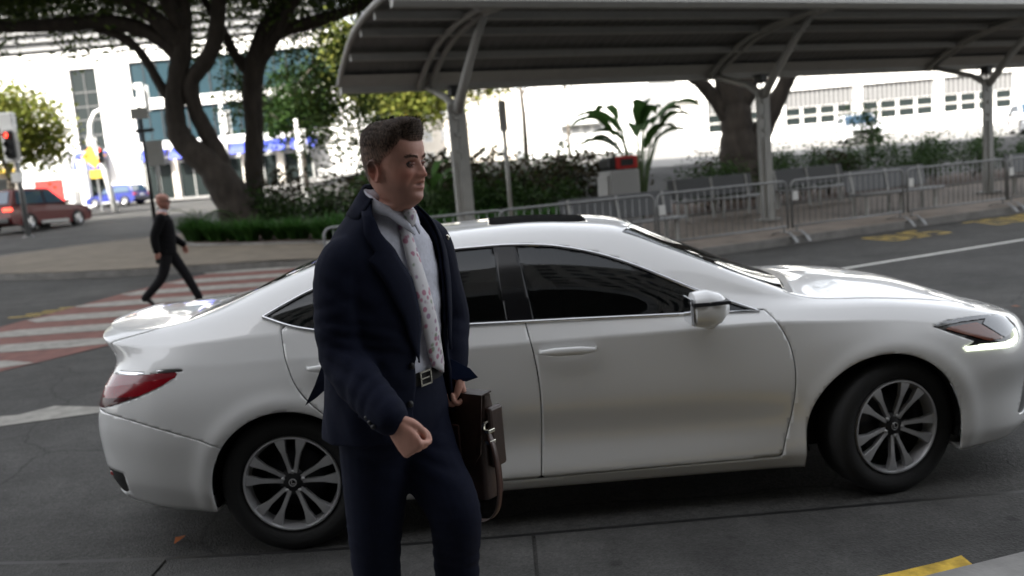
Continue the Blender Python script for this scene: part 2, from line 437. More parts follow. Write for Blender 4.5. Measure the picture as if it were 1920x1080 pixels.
# raised red and white crossing: every stripe a sheet of its own
P0, P1 = np.array((-6.9, 14.95)), np.array((-5.34, 10.85))
cross_poly = [(-6.1, 16.95), (-6.9, 14.95), (-7.3, 13.4), (-7.7, 12.0), (-7.4, 9.4), (-6.3, 8.6), (-5.0, 10.6), (-3.4, 13.2), (-2.8, 15.0), (-2.9, 16.2), (-4.4, 16.95)]
crossing = poly_sheet('crossing', cross_poly, .006, 'paint_red', .7)
k = 0
y0 = 8.2
while y0 < 17.2:
    hgt = .52
    band = [(-12, y0), (2, y0 + .35), (2, y0 + .35 + hgt), (-12, y0 + hgt)]
    A = np.array(cross_poly); xs_ = np.linspace(-8.2, -2, 13); ys_ = np.linspace(y0 - .5, y0 + 1.3, 5)
    X, Y = np.meshgrid(xs_, ys_); V = np.stack([X.ravel(), Y.ravel(), (gz(X, Y) + .011).ravel()], 1)
    c = Cut(V, [(j*13+i, j*13+i+1, (j+1)*13+i+1, (j+1)*13+i) for j in range(4) for i in range(12)])
    c, _ = c.split(lambda V: np.maximum(poly_sd(V[:, :2], cross_poly), poly_sd(V[:, :2], band)))
    if len(c.F): struct(mkobj('stripe', c.V, c.F, 'paint_worn', crossing, fixn=False))
    y0 += 1.02

# lane line, letters, arrow
def strip(name, pts, wd, dz, material, parent=None):
    pts = [np.array(p, float) for p in pts]; V = []; Fq = []
    for i, p in enumerate(pts):
        tg = pts[min(i+1, len(pts)-1)] - pts[max(i-1, 0)]; tg /= np.linalg.norm(tg); nn = np.array([-tg[1], tg[0]]) * wd / 2
        for q in (p - nn, p + nn): V.append((q[0], q[1], G(*q) + dz))
    for i in range(len(pts) - 1): Fq.append((2*i, 2*i+2, 2*i+3, 2*i+1))
    return struct(mkobj(name, V, Fq, material, parent, fixn=False))
strip('lane_line', [ST(t, 8.93) for t in np.arange(6.5, 45, 1.0)], .11, .006, 'paint_white')
lets = struct(empty('road_lettering'))
def road_word(t0, s0, word, h, wl):
    """worn yellow letters lying on the lane, read along the kerb; each letter a few painted strokes"""
    FONT = {'B': [(0,0,0,1),(0,1,.7,.9),(.7,.9,.7,.55),(0,.5,.8,.45),(.8,.45,.8,.05),(0,0,.8,0)], 'U': [(0,1,0,.1),(0,0,.8,0),(.8,.1,.8,1)], 'S': [(.8,1,0,1),(0,1,0,.55),(0,.5,.8,.5),(.8,.5,.8,.05),(.8,0,0,0)],
            'Z': [(0,1,.8,1),(.8,1,0,0),(0,0,.8,0)], 'O': [(0,0,0,1),(0,1,.8,1),(.8,1,.8,0),(.8,0,0,0)], 'N': [(0,0,0,1),(0,1,.8,0),(.8,0,.8,1)], 'E': [(0,0,0,1),(0,1,.8,1),(0,.5,.65,.5),(0,0,.8,0)]}
    for ch in word:
        mb = MB()
        for n_, (a, b, c, d) in enumerate(FONT[ch]):
            p, q = np.array(ST(t0 + a*wl, s0 + b*h)), np.array(ST(t0 + c*wl, s0 + d*h)); tg = (q - p) / np.linalg.norm(q - p); nn = np.array([-tg[1], tg[0]]) * .05
            mb.add([(r_[0], r_[1], G(*r_) + .005 + .0005*n_) for r_ in (p - nn, q - nn, q + nn, p + nn)], [(0, 1, 2, 3)])
        struct(mb.build('painted_letter', 'paint_yellow_worn', lets)); t0 += wl * 1.25
road_word(12.1, 10.75, 'BUS', .75, .42); road_word(14.9, 10.85, 'ZONE', .75, .42)
tw = struct(empty('side_lettering'))
for k in range(4):
    p = np.array((-7.95 + .16*k, 13.0 + .2*k))
    struct(MB().add([(p[0]+a, p[1]+b, G(p[0]+a, p[1]+b) + .006) for a, b in ((0,0),(.5,.02),(.5,.1),(0,.08))], [(0,1,2,3)]).build('painted_stroke', 'paint_yellow_worn', tw))
arrow = [(-9.5, 6.72), (-4.75, 6.82), (-4.95, 6.62), (-3.3, 7.0), (-4.2, 7.35), (-4.4, 7.12), (-9.5, 6.92)]
struct(mkobj('road_arrow', [(x, y, G(x, y) + .006) for x, y in arrow], [tuple(range(7))], 'paint_worn', fixn=False))

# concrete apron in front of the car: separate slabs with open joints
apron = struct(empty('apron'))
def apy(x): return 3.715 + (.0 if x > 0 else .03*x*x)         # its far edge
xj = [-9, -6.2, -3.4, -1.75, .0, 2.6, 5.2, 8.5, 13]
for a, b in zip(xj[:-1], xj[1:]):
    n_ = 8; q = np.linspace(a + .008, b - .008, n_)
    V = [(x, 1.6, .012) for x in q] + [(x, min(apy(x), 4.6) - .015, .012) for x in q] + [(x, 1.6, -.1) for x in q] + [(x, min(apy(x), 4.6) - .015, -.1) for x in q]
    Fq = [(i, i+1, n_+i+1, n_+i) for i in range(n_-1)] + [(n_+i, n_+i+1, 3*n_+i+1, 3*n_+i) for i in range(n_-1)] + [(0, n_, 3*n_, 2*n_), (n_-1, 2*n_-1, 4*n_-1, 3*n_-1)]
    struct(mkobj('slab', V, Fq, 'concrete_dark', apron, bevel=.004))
# dark strip of sealed gutter along the far edge of the slabs
qx = np.linspace(-9, 13, 60)
struct(mkobj('gutter_strip', [(x, min(apy(x), 4.6) - .02, .003) for x in qx] + [(x, min(apy(x), 4.6) + .03, .003) for x in qx], [(i, i+1, 61+i, 60+i) for i in range(59)], 'black', fixn=False))

# near footpath (under the photographer and the walking man), curved kerb with a yellow patch
fp_edge = smooth_line([(-40, 2.62), (-4, 2.62), (-.4, 2.62), (.5, 2.62), (1.1, 2.68), (1.55, 2.78), (1.8, 2.86), (2.4, 3.02), (3.2, 3.12), (6, 3.2), (40, 3.2)], 6)
fp_poly = fp_edge + [(40, -16.5), (-40, -16.5)]
poly_sheet('footpath', fp_poly, .15, 'concrete_kerb', 2.0)
kb = kerb('near_kerb', fp_edge[::-1], 0, .155, .16, 'concrete_kerb')
ylw = [p for p in fp_edge if p[0] < 1.72 and p[0] > -.6]
V = []
for p in ylw: V += [(p[0], p[1] + .02, .0155), (p[0], p[1] + .02 + (.30 if p[0] < 1.6 else .30), .0155)]
struct(mkobj('kerb_paint', V, [(2*i, 2*i+2, 2*i+3, 2*i+1) for i in range(len(ylw)-1)], 'paint_yellow', fixn=False))

# ------------------------------------------------------------------ unseen building added to shade the foreground: wall behind, roof above
bb = thing('shade_building', 'unseen tall building with a roof, added behind the camera to shade the foreground', 'building', (0, -18, 0))
def part(mb, name, mt, par, **k): return mb.build(name, mt, par, **k)
part(MB().box((-2, -4.0, 26), (130, 12, 52)), 'wall', 'wall_beige', bb)
mbw = MB()
for k in range(12):
    for i in range(26): mbw.box((-50 + i * 4, 2.02, 7.5 + k * 3.7), (2.2, .06, 1.9))
stuff(part(mbw, 'window', 'glass_dark', bb))
mbw = MB()
for i in range(14): mbw.box((-38 + i * 5.6, 2.03, 1.9), (4.2, .1, 3.0))
stuff(part(mbw, 'shopfront_glass', 'glass_dark', bb))
part(MB().box((1, 10.1, 5.6), (60, 16.1, .5)), 'shade_roof', 'wall_grey', bb)
for i in range(6): part(MB().lathe([(.3, 0), (.3, 5.35)], 20, c=(-22 + i * 10.5, 12.0, 0)), 'column', 'wall_beige', bb, smooth=True)
mat('band_grey', (.10, .10, .10), .8); mat('rib_grey', (.2, .2, .2), .8)
# ================================================================== BUILDINGS IN THE BACKGROUND
def window(parent, x0, x1, z0, z1, y, glass='glass_dark', fr=.08, mull=0, mat_f='wall_white', depth=.12, rails=()):
    """a window in a wall facing -y: a frame and its pane, standing in the wall's plane y"""
    f = MB()
    f.box(((x0+x1)/2, y-depth/2, z1-fr/2), (x1-x0, depth, fr)); f.box(((x0+x1)/2, y-depth/2, z0+fr/2), (x1-x0, depth, fr))
    f.box((x0+fr/2, y-depth/2, (z0+z1)/2), (fr, depth-.004, z1-z0-2*fr)); f.box((x1-fr/2, y-depth/2, (z0+z1)/2), (fr, depth-.004, z1-z0-2*fr))
    for k in range(mull):
        xx = x0 + (x1-x0) * (k+1) / (mull+1); f.box((xx, y-depth/2+.01, (z0+z1)/2), (.06, depth-.03, z1-z0-2*fr))
    for zz in rails: f.box(((x0+x1)/2, y-depth/2+.01, zz), (x1-x0-2*fr, depth-.04, .09))
    fo = f.build('window', mat_f, parent)
    MB().box(((x0+x1)/2, y-.02, (z0+z1)/2), (x1-x0-2*fr+.01, .03, z1-z0-2*fr+.01)).build('pane', glass, fo)
    return fo

# --- left corner building: white piers, tall dark windows, blue awnings
Y = 72.0; g0 = 2.4
lb = thing('corner_building', 'white corner building with tall dark windows and blue awnings across the street', 'building', (0, 0, 0))
wl = MB()
def wall(mb, x0, x1, z0, z1, y=Y, d=.6): mb.box(((x0+x1)/2, y + d/2, (z0+z1)/2), (x1-x0, d, z1-z0))
wall(wl, -44, -35.55, g0, 15.3); wall(wl, -35.55, -33.3, 14.15, 15.3); wall(wl, -33.3, -30.5, g0, 15.3)
wall(wl, -30.5, -12.9, 14.3, 15.3); wall(wl, -30.5, -12.9, 10.35, 11.2)
wall(wl, -30.5, -12.9, 6.95, 7.6)
wall(wl, -35.55, -33.3, 6.6, 7.3)
wl.build('wall', 'wall_white', lb)
MB().box((-27, Y + 12, 8.8), (33.5, 22.6, 12.4)).build('core', 'wall_grey', lb)
cr = MB().lathe([(2.4, 0), (2.4, 8.1), (2.1, 8.2)], 40, c=(-12.6, Y + 2.0, g0)); cr.build('rounded_corner', 'wall_white', lb, smooth=True, sharp=40)
MB().box((-24, Y + .3, 15.42), (41, 1.0, .24)).build('parapet', 'wall_white', lb)
window(lb, -35.55, -33.3, 7.3, 14.15, Y + .25, mull=1, mat_f='tower_grey', rails=(8.6, 9.9, 11.0, 12.2))
x = -30.5
while x < -13.2:
    window(lb, x, min(x + 2.2, -12.95), 11.2, 14.3, Y + .3, 'glass_blue', .05, 1, 'dark_trim')
    window(lb, x, min(x + 2.2, -12.95), 7.6, 10.35, Y + .3, 'glass_blue', .05, 1, 'dark_trim')
    x += 2.2
def awning(x0, x1, z1, z0, out, y):
    k = 5; V = []
    for i in range(k + 1):
        a = i / k * math.pi / 2; V += [(x0, y - out*math.sin(a), z0 + (z1-z0)*math.cos(a)), (x1, y - out*math.sin(a), z0 + (z1-z0)*math.cos(a))]
    Fq = [(2*i, 2*i+1, 2*i+3, 2*i+2) for i in range(k)] + [tuple(2*i for i in range(k+1)), tuple(2*i+1 for i in range(k, -1, -1))]
    mkobj('awning', V, Fq, 'awning_blue', lb)
awning(-35.7, -33.25, 7.25, 5.7, 1.3, Y - .02)
for x in np.arange(-30.2, -15, 2.55): awning(x, x + 2.1, 6.9, 5.95, 1.2, Y - .02)
gf = [(-35.5, -33.4), (-30.4, -28.0), (-27.5, -25.0), (-24.5, -22.0), (-21.5, -19.0), (-18.5, -16.0)]
for a, b in gf: window(lb, a, b, g0 + .1, 5.8, Y + .28, 'glass_dark', .1, 1, 'metal_paint')
for (a, b), (c, d) in zip(gf[1:-1], gf[2:]): MB().box(((b+c)/2, Y + .2, 4.5), (c-b, .5, 4.7)).build('shopfront_pier', 'wall_cream', lb)

# shop on the far left, dark under its awning, with the red advertising box beside the pole
sh = thing('corner_shop', 'low dim shop behind the leafy tree at the far left', 'building', (-40, 63, 0))
MB().box((-2.0, 4.0, 4.2), (12, 5, 4.4)).build('wall', 'wall_cream', sh)
for k in range(3): window(sh, -7.5 + k*3.4, -4.3 + k*3.4, 2.3, 5.2, 1.5, 'glass_dark', .12, 0, 'dark_trim')
MB().box((-2, 1.0, 5.7), (12, 1.6, .25)).build('fascia', 'paint_yellow', sh)
gl = G(-32, 60)
rb = thing('advertising_panel', 'white street kiosk panel with a bright red poster beside the traffic light mast', 'panel', (-32.2, 60, gl))
MB().box((0, 0, 2.1), (3.6, .5, 4.2)).build('cabinet', 'plate_white', rb, bevel=.05)
MB().box((.15, -.27, 1.25), (2.0, .05, 1.9)).build('poster', 'sign_red', rb)
MB().box((2.4, .4, 1.75), (.55, .5, 3.6)).build('side_post', 'wall_white', rb)

# --- grey tower with sun louvres rising behind
tw_ = thing('office_tower', 'tall pale grey tower with horizontal louvres behind the corner building', 'building', (-62, 118, 0))
MB().box((0, 10, 28), (76, 18, 52)).build('wall', 'tower_grey', tw_)
lv = MB().box((0, 0, 0), (76, .5, .35)); lvm = None
for k in range(34):
    if lvm is None: o = lv.build('louvre', 'louvre_grey', tw_); o.location = (0, .7, 8); lvm = o
    else: link_copy(lvm, tw_, (0, .7, 8 + k * 1.15))

# --- long white building on the right: louvred band, windows in pairs of rows, white pilasters
Y2 = 75.0
rb2 = thing('long_white_building', 'long white building with a ribbed grey band above rows of square windows', 'building', (0, 0, 0))
wb = MB()
wall(wb, 16, 60, 1.5, 4.35, Y2); wall(wb, 16, 60, 7.45, 10.6, Y2); wb.build('wall', 'wall_white', rb2)
MB().box((38, Y2 + 9, 5.8), (44, 16.6, 9.4)).build('core', 'wall_grey', rb2)
px = [18.0, 24.9, 31.75, 38.95, 46.0, 53.0, 60]
for p in px: MB().box((p + .28, Y2 - .02, 5.9), (.62, .5, 3.1)).build('pilaster', 'wall_white', rb2)
rib = None
for a, b in zip(px[:-1], px[1:]):
    MB().box(((a+b)/2 + .28, Y2 + .5, 6.7), (b-a-.62, .3, 1.5)).build('band_panel', 'band_grey', rb2)
    x = a + .68
    while x < b - .05:
        if rib is None: rib = MB().box((0, 0, 0), (.14, .16, 1.46)).build('rib', 'rib_grey', rb2); rib.location = (x, Y2 + .3, 6.7)
        else: link_copy(rib, rb2, (x, Y2 + .3, 6.7))
        x += .42
    n_ = 4; wd = (b - a - .7) / n_
    for i in range(n_):
        x0 = a + .62 + i*wd
        window(rb2, x0 + .08, x0 + wd - .08, 4.36, 5.11, Y2 + .3, 'glass_dark', .035, 0); window(rb2, x0 + .08, x0 + wd - .08, 5.19, 5.94, Y2 + .3, 'glass_dark', .035, 0)
wall(wb2 := MB(), 16, 60, 4.351, 7.449, Y2 + .62, .2); wb2.build('inner_wall', 'wall_white', rb2)

# --- far building in the middle gap
mb_ = thing('far_white_building', 'distant white building with a grey sloping awning over two rows of windows', 'building', (0, 130, 0))
wall(q := MB(), 4, 30, 2, 15.5, .0, .6); q.build('wall', 'wall_white', mb_)
MB().box((17, 9, 7.5), (26, 16.5, 15)).build('core', 'wall_white', mb_)
mkobj('awning', [(9.2, -.05, 11.2), (16.2, -.05, 11.2), (16.2, -1.6, 9.5), (9.2, -1.6, 9.5), (9.2, -.05, 11.0), (16.2, -.05, 11.0), (16.2, -1.6, 9.3), (9.2, -1.6, 9.3)], [(0,1,2,3), (7,6,5,4), (0,4,5,1), (1,5,6,2), (2,6,7,3), (3,7,4,0)], 'wall_grey', mb_)
for i in range(4):
    for z in (6.9, 8.2): window(mb_, 9.5 + i*1.7, 10.8 + i*1.7, z, z + 1.0, -.01, 'wall_grey', .08)
window(mb_, 18.5, 20.2, 6.8, 11, -.01, 'wall_grey', .1, 1)
mb2 = thing('pale_apartment_block', 'pale block of flats seen through the gap over the hedge', 'building', (-4, 150, 0))
wall(q := MB(), -14, 7, 3, 22, 0, .6); q.build('wall', 'wall_cream', mb2)
MB().box((-3.5, 8, 12), (20.6, 14.5, 19.5)).build('core', 'wall_cream', mb2)
for i in range(6):
    for k in range(4): window(mb2, -12.5 + i*3.2, -10.9 + i*3.2, 6 + k*3.8, 8 + k*3.8, -.01, 'wall_grey', .12)
for nm, x, y, w_, h_, mt in (('backdrop_building', 52, 175, 60, 20, 'wall_white'), ('backdrop_building', -110, 150, 60, 30, 'wall_white')):
    o = thing(nm, 'broad white block closing the view far beyond the %s' % ('long white building' if x > 0 else 'grey tower'), 'building', (x, y, 0))
    MB().box((0, 10, h_/2), (w_, 18, h_)).build('wall', mt, o)
    for i in range(int(w_/5)):
        for k in range(int(h_/5)): window(o, -w_/2 + 1 + i*5, -w_/2 + 4 + i*5, 3 + k*4.5, 5 + k*4.5, .97, 'glass_dark', .15)

# ================================================================== BUS SHELTER CANOPY
can = thing('bus_shelter', 'long grey curved metal canopy on forked posts over the waiting platform', 'canopy', (0, 0, 0))
T0, T1 = 3.75, 34.0
prof = smooth_line([(16.05, 3.70), (15.7, 3.92), (15.2, 4.16), (14.6, 4.36), (13.9, 4.47), (13.1, 4.52), (12.3, 4.52)], 4)
def P3(t, s, z): x, y = ST(t, s); return (x, y, z)
# ribbed roof sheets, one per bay, corrugation runs up the curve
bay = np.arange(T0, T1 + .01, 3.03)
for a, b in zip(bay[:-1], bay[1:]):
    n_ = 60; V = []
    for i in range(n_ + 1):
        t = a + (b - a + .06) * i / n_; dz = .006 * (1 if (i % 4) in (1, 2) else -1)
        for s, z in prof: V.append(P3(t, s, z + .06 + dz + .004*(int(round(a*10)) % 2)))
    k = len(prof); Fq = [(i*k+j, (i+1)*k+j, (i+1)*k+j+1, i*k+j+1) for i in range(n_) for j in range(k-1)]
    o = mkobj('roof_sheet', V, Fq, 'roof_sheet', can, fixn=False); sd = o.modifiers.new('thick', 'SOLIDIFY'); sd.thickness = .006
def beamTS(name, t0, t1, s, z, w_, h_, mt='metal_paint'):
    return MB().beam(P3(t0, s, z), P3(t1, s, z), w_, h_).build(name, mt, can, bevel=.006)
for s, z in ((15.15, 4.10), (14.25, 4.36), (13.3, 4.445)): beamTS('purlin', T0 + .02, T1, s, z, .12, .13)
beamTS('back_eave_beam', T0, T1, 16.10, 3.685, .16, .22); MB().add([P3(t, s, z) for t in (T0, T1) for s, z in ((15.72, 3.875), (16.02, 3.70), (16.02, 3.66))], [(0, 1, 4, 3), (1, 2, 5, 4)]).build('eave_flashing', 'metal_paint', can)
gut = MB().add([P3(t, s, z) for t in (T0, T1) for s, z in ((12.32, 4.53), (12.14, 4.53), (12.12, 4.42), (12.20, 4.345), (12.32, 4.345))], [(0,1,6,5), (1,2,7,6), (2,3,8,7), (3,4,9,8), (4,0,5,9), (4,3,2,1,0), (5,6,7,8,9)])
gut.build('front_gutter', 'metal_paint', can)
MB().tube([P3(T0 - .03, s, z + .03) for s, z in prof], .055, 8).build('end_trim', 'metal_paint', can, smooth=True)
lamp = None
for t in (5.42, 12.42, 19.45, 26.4, 33.3):
    s = 14.4; zb = G(*ST(t, s)) + KH
    zj = 3.12; post = MB()
    # post: two channel halves with ladder plates between, slots open to the view
    o = MB()
    for ds in (-.085, .085):
        o.beam(P3(t + ds, s, zb), P3(t + ds, s, zj), .06, .16, up=(DX, DY, 0))
    po = o.build('post', 'metal_paint', can, bevel=.006)
    for zz in np.arange(zb + .15, zj, .30): MB().beam(P3(t - .055, s, zz), P3(t + .055, s, zz), .13, .07 if zz > 2 else .285).build('batten_plate', 'metal_paint', po)
    MB().box(P3(t, s, zb + .02), (.42, .42, .04), AZ_L).build('base_plate', 'metal_paint', po, bevel=.005)
    MB().tube([P3(t, s, zj - .1), P3(t, s + .45, zj + .17), P3(t, s + 1.5, 3.62)], [.09, .07, .06], 8).build('arm', 'metal_paint', can, smooth=True)
    MB().tube([P3(t + .02, s - .02, zj - .12), P3(t + .05, s - .5, zj + .42), P3(t + .1, s - 1.0, 4.08), P3(t + .12, s - 1.5, 4.45)], [.10, .085, .075, .06], 8).build('arm', 'metal_paint', can, smooth=True)
    for off in (-.14, .10):
        MB().tube([P3(t + off, a, b - .12) for a, b in prof[1:-1]], .055, 8).build('rib', 'metal_paint', can, smooth=True)
    MB().beam(P3(t - .12, 12.5, 4.40), P3(t + .22, 12.5, 4.40), .5, .06, up=(0, 0, 1)).build('cap_plate', 'metal_paint', can)
    l = thing('flood_lamp', '', 'lamp', P3(t, s + .02, zj + .20), AZ_L, 'black lamps at the canopy posts')
    MB().box((0, 0, .02), (.2, .2, .16)).build('housing', 'black', l, bevel=.015)
    MB().box((0, 0, .11), (.27, .27, .03)).build('cowl', 'black', l, bevel=.005)
    MB().tube([(0, 0, -.2), (0, 0, -.06)], .02, 6).build('stem', 'dark_trim', l)
ORD = ['leftmost canopy post', 'second canopy post from the left', 'third canopy post from the left', 'fourth canopy post', 'last canopy post']
for o, d in zip([x for x in bpy.data.objects if x.name.startswith('flood_lamp')], ORD): o['label'] = 'small black lamp above the fork of the ' + d
# ================================================================== THE WHITE SEDAN
def paint(name, col):
    m = mat(name, col, .32, coat=1.0, spec=.5); return m
paint('pearl_white', (.80, .80, .79))
def tinted(name, tint, refl=1.0):
    """dark privacy glass: most light is swallowed, a little passes, the rest mirrors the street"""
    m = bpy.data.materials.new(name); m.use_nodes = True; n = m.node_tree; n.nodes.remove(n.nodes['Principled BSDF']); out = n.nodes['Material Output']
    t = n.nodes.new('ShaderNodeBsdfTransparent'); t.inputs[0].default_value = tuple(tint) + (1,); g_ = n.nodes.new('ShaderNodeBsdfGlossy'); g_.inputs['Roughness'].default_value = .015; g_.inputs[0].default_value = (.95, .97, 1, 1)
    f = n.nodes.new('ShaderNodeFresnel'); f.inputs[0].default_value = 1.42; mx = n.nodes.new('ShaderNodeMixShader'); n.links.new(f.outputs[0], mx.inputs[0]); n.links.new(t.outputs[0], mx.inputs[1]); n.links.new(g_.outputs[0], mx.inputs[2]); n.links.new(mx.outputs[0], out.inputs[0]); M[name] = m
tinted('car_glass', (.27, .29, .29)); mat('seat_leather', (.035, .034, .034), .5); mat('cabin_trim', (.015, .015, .016), .7)
tinted('screen_glass', (.5, .54, .52))
mat('matt_black', (.006, .006, .006), 1.0, spec=.02)  # for the sunroof: its dark reflection put in as flat black
mat('gloss_black', (.008, .008, .009), .12, spec=.3)
mat('crease_grey', (.30, .30, .30), .6)
mat('gap', (.02, .02, .02), .8)
mat('tyre_black', (.011, .011, .011), .75, bump=.25, scale=80)
mat('rim_silver', (.62, .62, .63), .38, .7); mat('rim_dark', (.03, .03, .032), .4, .5)
mat('chrome_trim', (.75, .76, .78), .07, 1.0); mat('liner', (.006, .006, .006), .9)
mat('tail_lens', (.22, .004, .010), .15, coat=.4, spec=.3); mat('tail_dark', (.06, .002, .004), .2, coat=.2, spec=.2); mat('tail_pink', (.20, .022, .03), .2, coat=.6)
mat('lamp_black', (.012, .012, .014), .08, coat=1.0); mat('lens_grey', (.16, .165, .17), .12, .6, coat=1.0); mat('amber', (.15, .032, .010), .2, coat=1.0)
mat('drl', (.8, .8, .7), .3, emit=(.92, 1.0, .78), estr=.75); mat('reflector', (.30, .01, .01), .15, coat=1.0)
YAW = R(1.0)
car = thing('white_sedan', 'white four-door sedan with dark tinted windows standing behind the suited man', 'car', (.302, 4.71, 0), YAW)
# control lines: (x, y, z) at the stations from tail to nose
LINES = {
'sill':  [(-2.47,0,.31),(-2.43,.45,.31),(-2.30,.74,.305),(-2.08,.85,.265),(-1.79,.89,.228),(-1.435,.89,.21),(-1.0,.875,.192),(-.5,.87,.19),(0,.87,.185),(.22,.87,.183),(.45,.87,.18),(.9,.875,.175),(1.15,.885,.17),(1.45,.89,.175),(1.77,.88,.185),(2.05,.80,.198),(2.25,.6,.20),(2.36,.3,.2),(2.39,0,.2)],
'rock':  [(-2.51,0,.40),(-2.47,.47,.40),(-2.34,.77,.40),(-2.10,.88,.37),(-1.79,.918,.32),(-1.435,.92,.29),(-1.0,.905,.265),(-.5,.90,.262),(0,.90,.255),(.22,.90,.252),(.45,.90,.25),(.9,.905,.245),(1.15,.915,.25),(1.45,.92,.26),(1.78,.90,.265),(2.09,.815,.26),(2.29,.61,.26),(2.40,.3,.26),(2.43,0,.26)],
'low':   [(-2.54,0,.52),(-2.50,.48,.52),(-2.365,.765,.53),(-2.11,.89,.50),(-1.79,.928,.46),(-1.435,.930,.45),(-1.0,.895,.43),(-.5,.884,.42),(0,.884,.41),(.22,.885,.407),(.45,.887,.405),(.9,.902,.40),(1.15,.922,.41),(1.45,.930,.42),(1.79,.905,.42),(2.085,.80,.42),(2.27,.605,.42),(2.39,.3,.42),(2.42,0,.42)],
'wide':  [(-2.55,0,.68),(-2.51,.48,.68),(-2.37,.765,.675),(-2.10,.895,.655),(-1.79,.935,.63),(-1.435,.940,.63),(-1.0,.922,.62),(-.5,.912,.61),(0,.910,.60),(.22,.911,.597),(.45,.913,.595),(.9,.923,.59),(1.15,.935,.60),(1.45,.938,.62),(1.80,.912,.60),(2.10,.82,.58),(2.29,.62,.56),(2.41,.3,.56),(2.44,0,.56)],
'char':  [(-2.49,0,.83),(-2.45,.46,.83),(-2.325,.75,.825),(-2.06,.872,.82),(-1.79,.908,.815),(-1.435,.925,.815),(-1.0,.920,.81),(-.5,.918,.80),(0,.916,.79),(.22,.916,.785),(.45,.916,.78),(.9,.919,.765),(1.15,.922,.77),(1.45,.917,.775),(1.80,.882,.735),(2.10,.78,.70),(2.28,.60,.67),(2.39,.3,.66),(2.42,0,.66)],
'ledge': [(-2.42,0,.945),(-2.37,.44,.945),(-2.262,.695,.935),(-2.04,.83,.93),(-1.79,.872,.925),(-1.435,.897,.925),(-1.0,.914,.912),(-.5,.915,.905),(0,.914,.901),(.22,.913,.899),(.45,.912,.897),(.9,.905,.893),(1.15,.895,.872),(1.45,.880,.845),(1.80,.84,.80),(2.09,.74,.757),(2.265,.57,.725),(2.37,.28,.715),(2.40,0,.71)],
'belt':  [(-2.45,0,1.07),(-2.42,.42,1.07),(-2.295,.655,1.048),(-2.06,.76,1.02),(-1.79,.82,1.03),(-1.435,.85,1.04),(-1.0,.865,1.02),(-.5,.868,1.005),(0,.867,.985),(.22,.866,.974),(.45,.864,.962),(.9,.852,.94),(1.15,.838,.925),(1.45,.82,.905),(1.80,.785,.852),(2.08,.70,.793),(2.245,.54,.755),(2.34,.27,.74),(2.37,0,.735)],
'mid':   [(-2.44,0,1.092),(-2.395,.40,1.087),(-2.255,.61,1.075),(-2.03,.68,1.085),(-1.79,.725,1.115),(-1.435,.757,1.165),(-1.0,.775,1.18),(-.5,.778,1.18),(0,.775,1.165),(.24,.778,1.13),(.46,.782,1.08),(.9,.792,.985),(1.15,.765,.955),(1.45,.745,.932),(1.80,.71,.878),(2.06,.63,.812),(2.22,.49,.77),(2.31,.25,.75),(2.34,0,.745)],
'rail':  [(-2.45,0,1.098),(-2.40,.36,1.098),(-2.24,.53,1.09),(-2.0,.585,1.10),(-1.79,.61,1.15),(-1.435,.615,1.265),(-1.0,.60,1.36),(-.5,.585,1.392),(0,.582,1.380),(.25,.588,1.345),(.45,.63,1.262),(.9,.715,1.055),(1.12,.68,.978),(1.43,.64,.955),(1.78,.60,.905),(2.03,.53,.835),(2.19,.42,.785),(2.28,.22,.76),(2.31,0,.75)],
'inner': [(-2.43,0,1.1),(-2.37,.2,1.108),(-2.2,.30,1.108),(-1.97,.32,1.115),(-1.77,.33,1.165),(-1.4,.33,1.305),(-1.0,.32,1.41),(-.5,.31,1.44),(0,.31,1.427),(.28,.31,1.39),(.5,.34,1.29),(.98,.40,1.065),(1.18,.38,1.005),(1.44,.36,.99),(1.77,.33,.938),(2.01,.29,.86),(2.16,.23,.80),(2.25,.12,.765),(2.28,0,.755)],
'top':   [(-2.42,0,1.1),(-2.36,0,1.112),(-2.18,0,1.112),(-1.95,0,1.12),(-1.75,0,1.17),(-1.38,0,1.315),(-1.0,0,1.42),(-.5,0,1.452),(0,0,1.440),(.30,0,1.402),(.52,0,1.30),(1.02,0,1.07),(1.2,0,1.012),(1.45,0,1.0),(1.77,0,.948),(2.0,0,.87),(2.15,0,.805),(2.23,0,.77),(2.26,0,.757)],
}
# floor line closes the underside
net = np.array([[(x, 0.0 if i in (0, 18) else y * .55, .19) for i, (x, y, z) in enumerate(LINES['sill'])]] + list(LINES.values()), float)    # (J, K, 3)
for j_l, (a_, b_, c_) in enumerate(((0, 0, 0), (.02, .03, .01), (.03, .05, .02), (.04, .06, .025), (.05, .07, .03), (.04, .06, .03), (.02, .03, .015))):
    net[j_l, 0, 0] += a_; net[j_l, 1, 0] += b_; net[j_l, 2, 0] += c_      # tighter rear corners
J, K, _ = net.shape
ku = np.concatenate([[0], np.cumsum(np.linalg.norm(np.diff(net[4], axis=0), axis=1))])
nu = 300
u = np.linspace(0, ku[-1], nu)
rowsU = np.stack([hermite(ku, net[j], u) for j in range(J)])          # (J, nu, 3)
kv = np.array([0, .30, .40, .55, .75, .95, 1.06, 1.20, 1.40, 1.66, 1.95, 2.28])
